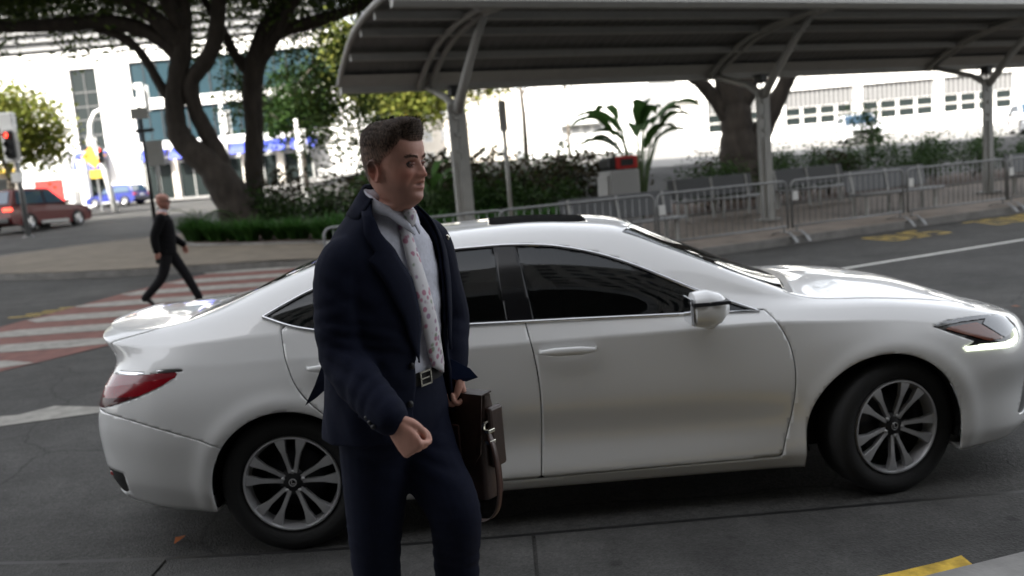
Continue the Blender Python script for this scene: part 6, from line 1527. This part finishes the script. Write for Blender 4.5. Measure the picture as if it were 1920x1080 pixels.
# ================================================================== TREES AND PLANTS
def leaves(cent, rad, n, size, flat=.5, seed=1, droop=.2, aspect=.5, clump=None):
    """n leaf blades scattered in clumps round the given centres; returns vertices and quads"""
    r = np.random.default_rng(seed); cent = np.asarray(cent, float); k = len(cent)
    rad = np.asarray(rad, float); rad = np.tile(rad, (k, 1)) if rad.ndim == 1 else rad
    vol = rad.prod(1); ci = r.choice(k, n, p=vol/vol.sum())
    if clump:
        nc = max(1, n // clump); d = r.normal(0, 1, (nc, 3)); d /= np.linalg.norm(d, axis=1)[:, None]; cr = r.random(nc)**.45
        cci = r.choice(k, nc, p=vol/vol.sum()); cp = cent[cci] + d*cr[:, None]*rad[cci]
        P = cp[r.integers(0, nc, n)] + r.normal(0, 1, (n, 3))*size*1.6
    else:
        d = r.normal(0, 1, (n, 3)); d /= np.linalg.norm(d, axis=1)[:, None]; P = cent[ci] + d*(r.random(n)**.5)[:, None]*rad[ci]
    ax = r.normal(0, 1, (n, 3)); ax[:, 2] = ax[:, 2]*flat - droop; ax /= np.linalg.norm(ax, axis=1)[:, None]
    sd = np.cross(ax, r.normal(0, 1, (n, 3))); sd /= np.linalg.norm(sd, axis=1)[:, None] + 1e-9
    L = size*(.6 + .8*r.random(n)); W_ = L*aspect
    nn = np.cross(ax, sd)
    a = P; b = P + ax*(L*.5)[:, None] + sd*(W_*.5)[:, None] + nn*(L*.06)[:, None]; c = P + ax*L[:, None] - nn*(L*.1)[:, None]; e = P + ax*(L*.5)[:, None] - sd*(W_*.5)[:, None] + nn*(L*.06)[:, None]
    V = np.stack([a, b, c, e], 1).reshape(-1, 3); return V, np.arange(4*n).reshape(-1, 4)
def limbs(name, chains, mt, parent, org, n=12, sub=5):
    for pts, rad in chains:
        L = smooth_line([tuple(p) + (r_,) for p, r_ in zip(pts, rad)], sub)
        q = MB(); rr = [p[3]*(1 + .05*math.sin(i*2.1) + .03*math.sin(i*5.3)) for i, p in enumerate(L)]
        q.tube([(p[0]-org[0], p[1]-org[1], p[2]-org[2]) for p in L], rr, n); nm = name if chains[0][0] is pts else 'limb'
        q.build(nm, mt, parent, smooth=True)

# --- two figs on the island
o1 = (-7.6, 24.0, G(-7.6, 24.0) + KH)
t1 = thing('fig_tree', 'big dark fig tree with forked leaning trunks left of the suited man', 'tree', o1)
limbs('trunk', [([(-7.35, 24.1, .7), (-7.55, 24.05, 1.3), (-7.85, 24, 2.1), (-8.25, 24, 2.85), (-8.75, 24, 3.35), (-9.02, 24, 3.85), (-9.02, 24, 4.6), (-8.85, 24, 5.3), (-8.62, 24, 6.0), (-8.45, 24, 7.2), (-8.0, 23.6, 9)], [.85, .62, .50, .42, .36, .31, .27, .27, .27, .24, .16]),
    ([(-8.0, 24.1, 2.5), (-8.05, 24.2, 3.1), (-8.3, 24.2, 3.8), (-8.5, 24.1, 4.5), (-8.45, 24.0, 5.2), (-7.95, 24, 5.75), (-7.6, 24, 6.4), (-7.3, 23.8, 7.4), (-6.4, 23, 9)], [.34, .28, .24, .22, .22, .22, .22, .2, .12]),
    ([(-8.62, 24, 5.7), (-9.0, 24, 6.3), (-9.7, 23.9, 6.75), (-10.6, 23.8, 6.98), (-11.8, 23.7, 6.98), (-13.4, 23.6, 7.05), (-15.2, 23.2, 7.3)], [.26, .24, .22, .21, .19, .15, .09]),
    ([(-8.6, 24, 6.2), (-9.1, 23.7, 6.9), (-9.9, 23.4, 7.5), (-11.2, 23, 8.0), (-12.8, 22.5, 8.6)], [.24, .22, .19, .15, .09]),
    ([(-9.0, 24, 4.55), (-9.35, 24, 5.2), (-9.6, 24, 5.8), (-9.9, 24, 6.3), (-10.3, 24, 6.6), (-10.9, 24, 6.85)], [.17, .14, .13, .12, .12, .1]),
    ([(-8.5, 24, 6.6), (-8.8, 23.2, 7.6), (-9.8, 22.0, 8.6), (-10.5, 20.8, 9.4)], [.22, .18, .13, .08])], 'bark', t1, o1)
r_ = np.random.default_rng(5)
cen = [(-9.5, 23.5, 9.3), (-12.5, 23, 9.2), (-15.5, 23, 8.8), (-11, 20.5, 9.6), (-7.5, 22, 9.8), (-14, 26, 9.2), (-10, 27, 9.6), (-16.5, 24, 7.6), (-12.2, 24.5, 7.75), (-14.3, 24.2, 7.9), (-10.4, 24.6, 7.5), (-8.8, 25, 7.3), (-17.2, 25, 6.6), (-9.8, 23.4, 7.7), (-13.3, 23, 7.8), (-15.6, 23.6, 7.6), (-11.5, 23.2, 8.0), (-12.0, 24.8, 6.75), (-14.2, 24.6, 7.0), (-10.6, 25.2, 7.1), (-9.0, 25.6, 6.4), (-7.9, 26, 5.4)]
V, Fq = leaves(cen, [(2.6, 2.4, 1.5)]*7 + [(1.5, 1.4, .75)]*1 + [(1.5, 1.3, .55), (1.5, 1.3, .5), (1.2, 1.2, .5), (1.2, 1.2, .6), (.9, 1, .7)] + [(1.6, 1.3, .6)]*4 + [(1.2, 1.0, .35), (1.2, 1, .4), (1.1, 1, .5), (.8, .8, .5), (.7, .7, .6)], 52000, .17, seed=3, clump=14)
fast_mesh('crown', V - np.array(o1), Fq, 'leaf_fig', t1)
o2 = (-7.4, 25.0, G(-7.4, 25.0) + KH)
t2 = thing('fig_tree', 'second dark fig tree with an upright trunk just left of the suited man\'s shoulder', 'tree', o2)
limbs('trunk', [([(-7.4, 25, .7), (-7.42, 25, 1.6), (-7.3, 25, 2.8), (-7.15, 25, 3.9), (-7.08, 25, 4.9), (-6.85, 25, 5.8), (-6.5, 25, 6.5), (-6.0, 25, 7.3), (-5.4, 24.6, 8.6)], [.42, .31, .28, .28, .29, .30, .29, .25, .14]),
    ([(-6.95, 25, 5.2), (-7.3, 25, 5.75), (-7.5, 25, 6.1), (-7.7, 25, 6.7), (-8.2, 24.8, 7.8)], [.18, .16, .15, .13, .08]),
    ([(-6.5, 25, 6.35), (-5.9, 25, 6.6), (-5.2, 25, 6.7), (-4.4, 24.9, 6.85), (-3.2, 24.6, 7.1), (-1.8, 24.3, 7.5)], [.24, .22, .20, .17, .13, .08]),
    ([(-6.85, 25, 5.6), (-6.3, 24.8, 6.2), (-5.7, 24.5, 6.9), (-4.8, 24, 7.8)], [.2, .18, .15, .09])], 'bark', t2, o2)
cen = [(-5.5, 24.5, 9.2), (-3.5, 24, 8.8), (-6.5, 22.5, 9.6), (-7.5, 27, 9.2), (-4, 27, 8.8), (-2.2, 25.5, 8.0), (-5.2, 26.3, 5.6), (-4.6, 26.5, 6.3), (-3.8, 26.3, 5.4), (-6.2, 26.8, 6.2), (-4.0, 26.4, 4.6), (-5.3, 26.5, 4.7), (-2.9, 25.8, 6.6), (-8.0, 26, 6.4), (-6.6, 24.6, 7.4), (-4.6, 24.5, 7.3), (-3, 24.6, 7.6), (-5.6, 26.8, 7), (-5.0, 27, 5.4), (-3.9, 27.2, 5.2), (-4.7, 27, 4.3), (-6.1, 27.2, 5.2), (-5.6, 27.3, 4.4), (-7.6, 26.4, 5.2), (-7.8, 26.2, 4.6), (-3.3, 27, 6.0), (-5.2, 26.8, 3.7), (-4.6, 27, 3.3), (-5.9, 27, 3.5), (-3.9, 27.2, 3.9)]
V, Fq = leaves(cen, [(2.4, 2.2, 1.4)]*6 + [(.85, .7, .55), (.9, .8, .6), (.8, .7, .6), (.7, .6, .55), (.65, .6, .45), (.6, .6, .45), (1.0, .8, .6), (.8, .8, .6)] + [(1.3, 1.1, .6)]*4 + [(.95, .8, .6)]*4 + [(.8, .7, .6)]*4 + [(.75, .6, .5)]*4, 52000, .16, seed=4, clump=14, droop=.5)
fast_mesh('crown', V - np.array(o2), Fq, 'leaf_fig', t2)
# --- third tree behind the second canopy post
o3 = (6.85, 24.0, G(6.85, 24.0) + KH)
t3 = thing('fig_tree', 'thick forked tree trunk behind the second canopy post', 'tree', o3)
limbs('trunk', [([(6.85, 24, .5), (6.85, 24, 1.2), (6.80, 24, 1.9), (6.78, 24, 2.6), (6.75, 24, 3.2), (6.6, 24, 3.9), (6.3, 24, 4.8), (5.9, 24, 6.5)], [.88, .70, .55, .46, .41, .37, .31, .2]),
    ([(6.75, 24, 2.6), (6.45, 24, 3.1), (6.1, 24, 3.6), (5.75, 24, 4.0), (5.0, 24, 4.7), (4, 24, 6)], [.3, .24, .20, .18, .16, .1]),
    ([(7.0, 24, 1.7), (7.4, 24, 2.3), (7.8, 24, 3.0), (8.2, 24, 3.7), (8.45, 24, 4.2), (9.2, 24, 6)], [.38, .31, .26, .22, .2, .13]),
    ([(6.75, 24, 3.0), (7.1, 24, 3.7), (7.4, 24.2, 5), (7.8, 24.3, 6.5)], [.34, .3, .24, .14])], 'bark', t3, o3, 14)
cen = [(5.5, 24, 7.6), (8.5, 24.5, 7.8), (7, 22, 8.4), (6.5, 26.5, 8), (3.8, 24.2, 7)]
V, Fq = leaves(cen, [(2.4, 2.2, 1.5)]*5, 12000, .17, seed=6, clump=14); fast_mesh('crown', V - np.array(o3), Fq, 'leaf_fig', t3)
# --- sunlit street trees
def tree(lab, x, y, h, w_, n, lm, seed, size=.26, zc=.62, tr=.16, lift=0):
    z = G(x, y) + lift; o = thing('street_tree', lab, 'tree', (x, y, z)); r = np.random.default_rng(seed)
    q = MB(); q.tube([(0, 0, -.2), (.08, 0, h*.25), (-.05, .05, h*.5), (.1, 0, h*.8)], [tr*1.3, tr, tr*.8, tr*.3], 10); q.build('trunk', 'bark_pale', o, smooth=True)
    for k in range(5):
        a = r.random()*6.28; b = h*(.35 + .09*k); MB().tube([(0, 0, b), (math.cos(a)*w_*.25, math.sin(a)*w_*.25, b + h*.12), (math.cos(a)*w_*.5, math.sin(a)*w_*.5, b + h*.18)], [tr*.6, tr*.4, tr*.15], 6).build('limb', 'bark_pale', o, smooth=True)
    cen = [(0, 0, h*zc)]; rad = [(w_*.42, w_*.42, h*.26)]
    for k in range(9):
        a = k*2.4 + r.random(); d = w_*(.25 + .22*r.random()); cen.append((math.cos(a)*d, math.sin(a)*d, h*(zc - .2 + .42*r.random()))); s = w_*(.13 + .12*r.random()); rad.append((s, s, s*.7))
    V, Fq = leaves(cen, np.array(rad), n, size, seed=seed, clump=10, aspect=.6); fast_mesh('crown', V, Fq, lm, o); return o
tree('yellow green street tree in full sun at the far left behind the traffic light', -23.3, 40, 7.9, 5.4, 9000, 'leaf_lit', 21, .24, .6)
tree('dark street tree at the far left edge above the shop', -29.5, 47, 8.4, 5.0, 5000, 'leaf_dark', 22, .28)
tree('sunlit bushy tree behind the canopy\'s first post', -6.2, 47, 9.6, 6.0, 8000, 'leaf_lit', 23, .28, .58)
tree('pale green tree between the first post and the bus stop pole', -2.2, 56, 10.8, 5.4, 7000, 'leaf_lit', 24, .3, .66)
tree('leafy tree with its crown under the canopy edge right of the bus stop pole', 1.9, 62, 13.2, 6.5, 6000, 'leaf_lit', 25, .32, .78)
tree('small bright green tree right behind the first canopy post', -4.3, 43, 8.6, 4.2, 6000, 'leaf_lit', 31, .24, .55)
tree('dark round tree in front of the far white building', 7.8, 95, 15.5, 8.0, 4000, 'leaf_dark', 26, .45, .8)
tree('dark tree on the street corner behind the second fig tree', -12.2, 52, 8.6, 5.5, 6000, 'leaf_dark', 27, .28, .6)

# --- garden plants
def proto_bush(seed, w_, h, n, size, lm, aspect=.5):
    o = empty('shrub'); r = np.random.default_rng(seed)
    cen = [(r.normal(0, w_*.22), r.normal(0, w_*.22), h*(.3 + .5*r.random())) for _ in range(7)]; rad = [(w_*(.2 + .1*r.random()),)*2 + (h*(.2 + .1*r.random()),) for _ in range(7)]
    V, Fq = leaves(cen, np.array(rad), n, size, seed=seed, clump=7, aspect=aspect, droop=-.1); V[:, 2] = np.maximum(V[:, 2], .01); fast_mesh('foliage', V, Fq, lm, o)
    for k in range(4):
        a = k*1.7 + r.random(); MB().tube([(0, 0, 0), (math.cos(a)*w_*.15, math.sin(a)*w_*.15, h*.4), (math.cos(a)*w_*.28, math.sin(a)*w_*.28, h*.75)], [.018, .013, .006], 5).build('stem', 'bark', o)
    return o
def proto_strap(seed, L_, n, lm, wd=.022, up=.9):
    o = empty('strap_leaf_plant'); r = np.random.default_rng(seed); V = []; Fq = []
    for k in range(n):
        a = r.random()*6.283; l = L_*(.6 + .5*r.random()); tilt = .25 + .75*r.random(); d = np.array([math.cos(a), math.sin(a), 0]); sd = np.array([-math.sin(a), math.cos(a), 0])*wd*(.7 + .6*r.random())
        p0 = d*r.random()*.12
        for i in range(5):
            s_ = i/4; c = p0 + d*(l*s_*(.25 + .5*tilt*s_)) + np.array([0, 0, l*up*(s_ - .55*tilt*s_*s_)]); w_ = 1 - s_**2*.95
            V += [c - sd*w_, c + sd*w_]
        b = len(V) - 10; Fq += [(b+2*i, b+2*i+1, b+2*i+3, b+2*i+2) for i in range(4)]
    fast_mesh('foliage', np.array(V), np.array(Fq), lm, o); return o
ORDW = 'first second third fourth fifth sixth seventh eighth ninth tenth eleventh twelfth thirteenth fourteenth fifteenth sixteenth seventeenth eighteenth nineteenth'.split() + ['%d%s' % (k, {1: 'st', 2: 'nd', 3: 'rd'}.get(k % 10, 'th')) for k in range(20, 60)]
def ordlab(lab, k, n): return ('%s, leftmost of its row' if k == 0 else ('%s, rightmost of its row' if k == n-1 else '%s, ' + ORDW[k] + ' from the left in its row')) % lab
def place(proto, spots, lab, cat, group, first=[{}]):
    spots = sorted(spots, key=lambda q: q[0]/q[1])
    for k, (x, y, s_, l) in enumerate(spots):
        o = proto if k == 0 else copy_tree(proto); z = G(x, y) + KH + .05
        l = l or ordlab(lab, k, len(spots))
        o.location = (x, y, z); o.rotation_euler = (0, 0, (x*7.3 + y*3.1) % 6.28); o.scale = (s_, s_, s_*(.9 + .2*((x*13.7) % 1))); tag(o, l or lab, cat, group)
r = np.random.default_rng(77)
def along(t0, t1, s0, s1, n, sc=(.8, 1.2)):
    return [ST(t0 + (t1-t0)*(k + .5 + .6*(r.random()-.5))/n, s0 + (s1-s0)*r.random()) + (sc[0] + (sc[1]-sc[0])*r.random(), None) for k in range(n)]
lf = []   # front edge of the left bed, image left to right
for q in smooth_line([(-8.6, 22.3), (-7.9, 21.6), (-6.4, 20.9), (-4.7, 20.3), (-3.0, 18.4), (-1.2, 17.6)], 5): lf.append((q[0] + .15*r.random(), q[1] + .35*r.random(), .9 + .4*r.random(), None))
place(proto_strap(31, .75, 150, 'leaf_strap'), lf + along(5.5, 9.6, 17.2, 17.8, 10), 'strappy green clump fronting the garden bed', 'plant', 'strap leaf plants along the bed')
gl_ = along(5.0, 9.8, 18.5, 19.3, 11, (.8, 1.15)) + [(x + .7, y + 2.3 + .4*r.random(), .8 + .4*r.random(), None) for x, y, _, _ in lf[::2]]
place(proto_bush(41, 1.3, 1.15, 650, .11, 'leaf_dark'), gl_, 'low dark green shrub in the bed', 'shrub', 'dark green shrubs in the bed')
rd_ = along(5.0, 12.0, 19.2, 20.3, 11, (.85, 1.2)) + [(x + 1.0, y + 3.4, 1.1, None) for x, y, _, _ in lf[3::4]]
place(proto_bush(42, 1.3, 1.5, 520, .13, 'leaf_red'), rd_, 'dark reddish leaved shrub in the bed', 'shrub', 'reddish shrubs in the bed')
place(proto_bush(43, 1.7, 1.75, 700, .12, 'leaf_dark'), along(5.2, 11.5, 20.3, 21.6, 10, (.85, 1.15)), 'tall green shrub backing the bed', 'shrub', 'tall green shrubs in the bed')
place(proto_bush(44, 1.5, 1.05, 620, .10, 'leaf_dark'), along(12.2, 40, 17.3, 18.3, 24, (.8, 1.1)), 'low dark shrub behind the benches', 'shrub', 'shrubs behind the benches')
place(proto_bush(45, 1.6, 1.35, 620, .10, 'leaf_dark'), along(14, 46, 18.4, 19.2, 26, (.85, 1.05)), 'hedge shrub before the sunlit forecourt', 'shrub', 'hedge shrubs along the forecourt')
x, y = ST(21.0, 20.6)
place(proto_bush(46, 1.25, 2.0, 1500, .10, 'leaf_dark'), [(12.9, 29.4, 1.05, 'rounded upright shrub standing in front of the parked car')], '', 'shrub', None)
place(proto_bush(47, 1.0, 1.3, 300, .09, 'leaf_red'), [(8.9, 22.9, 1.0, 'thin twiggy shrub right of the thick tree trunk'), (9.8, 23.4, .9, 'second twiggy shrub right of the thick tree trunk'), (5.6, 23.0, 1.1, 'twiggy shrub left of the thick tree trunk')], '', 'shrub', 'twiggy shrubs by the trunk')
for o in [x for x in bpy.data.objects if x.name.startswith('shrub') and 'group' in x and x['group'] is None]: del o['group']
# big-leaved plants: paddle leaves on long stalks
def paddle(lab, x, y, n, h, L_, wd, seed, lean=.5, lm='leaf_banana', name='banana_plant'):
    z = G(x, y) + KH + .05; o = thing(name, lab, 'plant', (x, y, z)); r = np.random.default_rng(seed)
    for k in range(n):
        a = k*2.4 + r.random()*.8; d = np.array([math.cos(a), math.sin(a)*.8, 0]); hh = h*(.55 + .45*r.random()); ln = lean*(.4 + .9*r.random())
        st = [np.array([0, 0, 0.]) + d*.04, d*ln*hh*.25 + [0, 0, hh*.4], d*ln*hh*.6 + [0, 0, hh*.72]]
        MB().tube([tuple(p) for p in st], [.035, .025, .014], 6).build('stalk', 'stalk_green', o, smooth=True)
        sd = np.array([-d[1], d[0], 0]); l = L_*(.75 + .4*r.random()); V = []; m_ = 9
        for i in range(m_):
            s_ = i/(m_-1); c = st[-1] + d*l*(.55*s_ + .35*ln*s_*s_) + np.array([0, 0, l*(.78*s_ - (.45 + .5*ln)*s_*s_)]); w_ = wd*math.sin(math.pi*min(1, s_*.93 + .06))**.7*(.85 + .3*r.random()*(.6 if i % 2 else 1))
            V += [c - sd*w_ + [0, 0, w_*.35], c, c + sd*w_ + [0, 0, w_*.35]]
        mkobj('leaf', V, [(3*i+j, 3*i+3+j, 3*i+4+j, 3*i+1+j) for i in range(m_-1) for j in range(2)], lm, o, smooth=True, fixn=False)
mat('stalk_green', (.06, .10, .03), .5)
paddle('banana-like plant with big paddle leaves left of the thick tree trunk', 3.25, 20.0, 17, 3.5, 1.6, .25, 61, .34)
paddle('tall broad-leaved plant beside the canopy\'s first post', -1.7, 19.5, 7, 1.9, 1.1, .17, 62, .25)
paddle('dark broad-leaved plant in the bed right behind the suited man', -3.2, 20.8, 7, 2.0, .9, .15, 63, .35)
def cycad(lab, x, y, n, L_, seed):
    z = G(x, y) + KH + .05; o = thing('cycad', lab, 'plant', (x, y, z)); r = np.random.default_rng(seed)
    MB().lathe([(.16, -.05), (.18, .2), (.12, .42), (.02, .5)], 12).build('trunk', 'bark', o, smooth=True)
    V, Fq = [], []
    for k in range(n):
        a = k*2.4; d = np.array([math.cos(a), math.sin(a), 0]); sd = np.array([-d[1], d[0], 0]); up = .5 + .6*r.random(); P = []
        for i in range(16):
            s_ = i/15; P.append(np.array([0, 0, .45]) + d*L_*s_*(1 - .1*s_) + np.array([0, 0, L_*(up*s_ - .95*s_*s_)]))
        for i in range(2, 16):
            for sg in (-1, 1):
                l = .24*math.sin(math.pi*(i/16)**.8) + .04; tip = P[i] + sd*sg*l + d*l*.4 + [0, 0, -.05]; w_ = d*.013
                b = len(V); V += [P[i] - w_, P[i] + w_, tip + w_*.2, tip - w_*.2]; Fq.append((b, b+1, b+2, b+3))
        MB().tube([tuple(p) for p in P[::3]], [.012, .01, .009, .007, .005, .004][:len(P[::3])], 4).build('frond_stem', 'stalk_green', o)
    fast_mesh('frond', np.array(V), np.array(Fq), 'leaf_dark', o)
cycad('dark arching cycad fronds at the left end of the garden bed', -8.35, 22.9, 18, 1.25, 71)
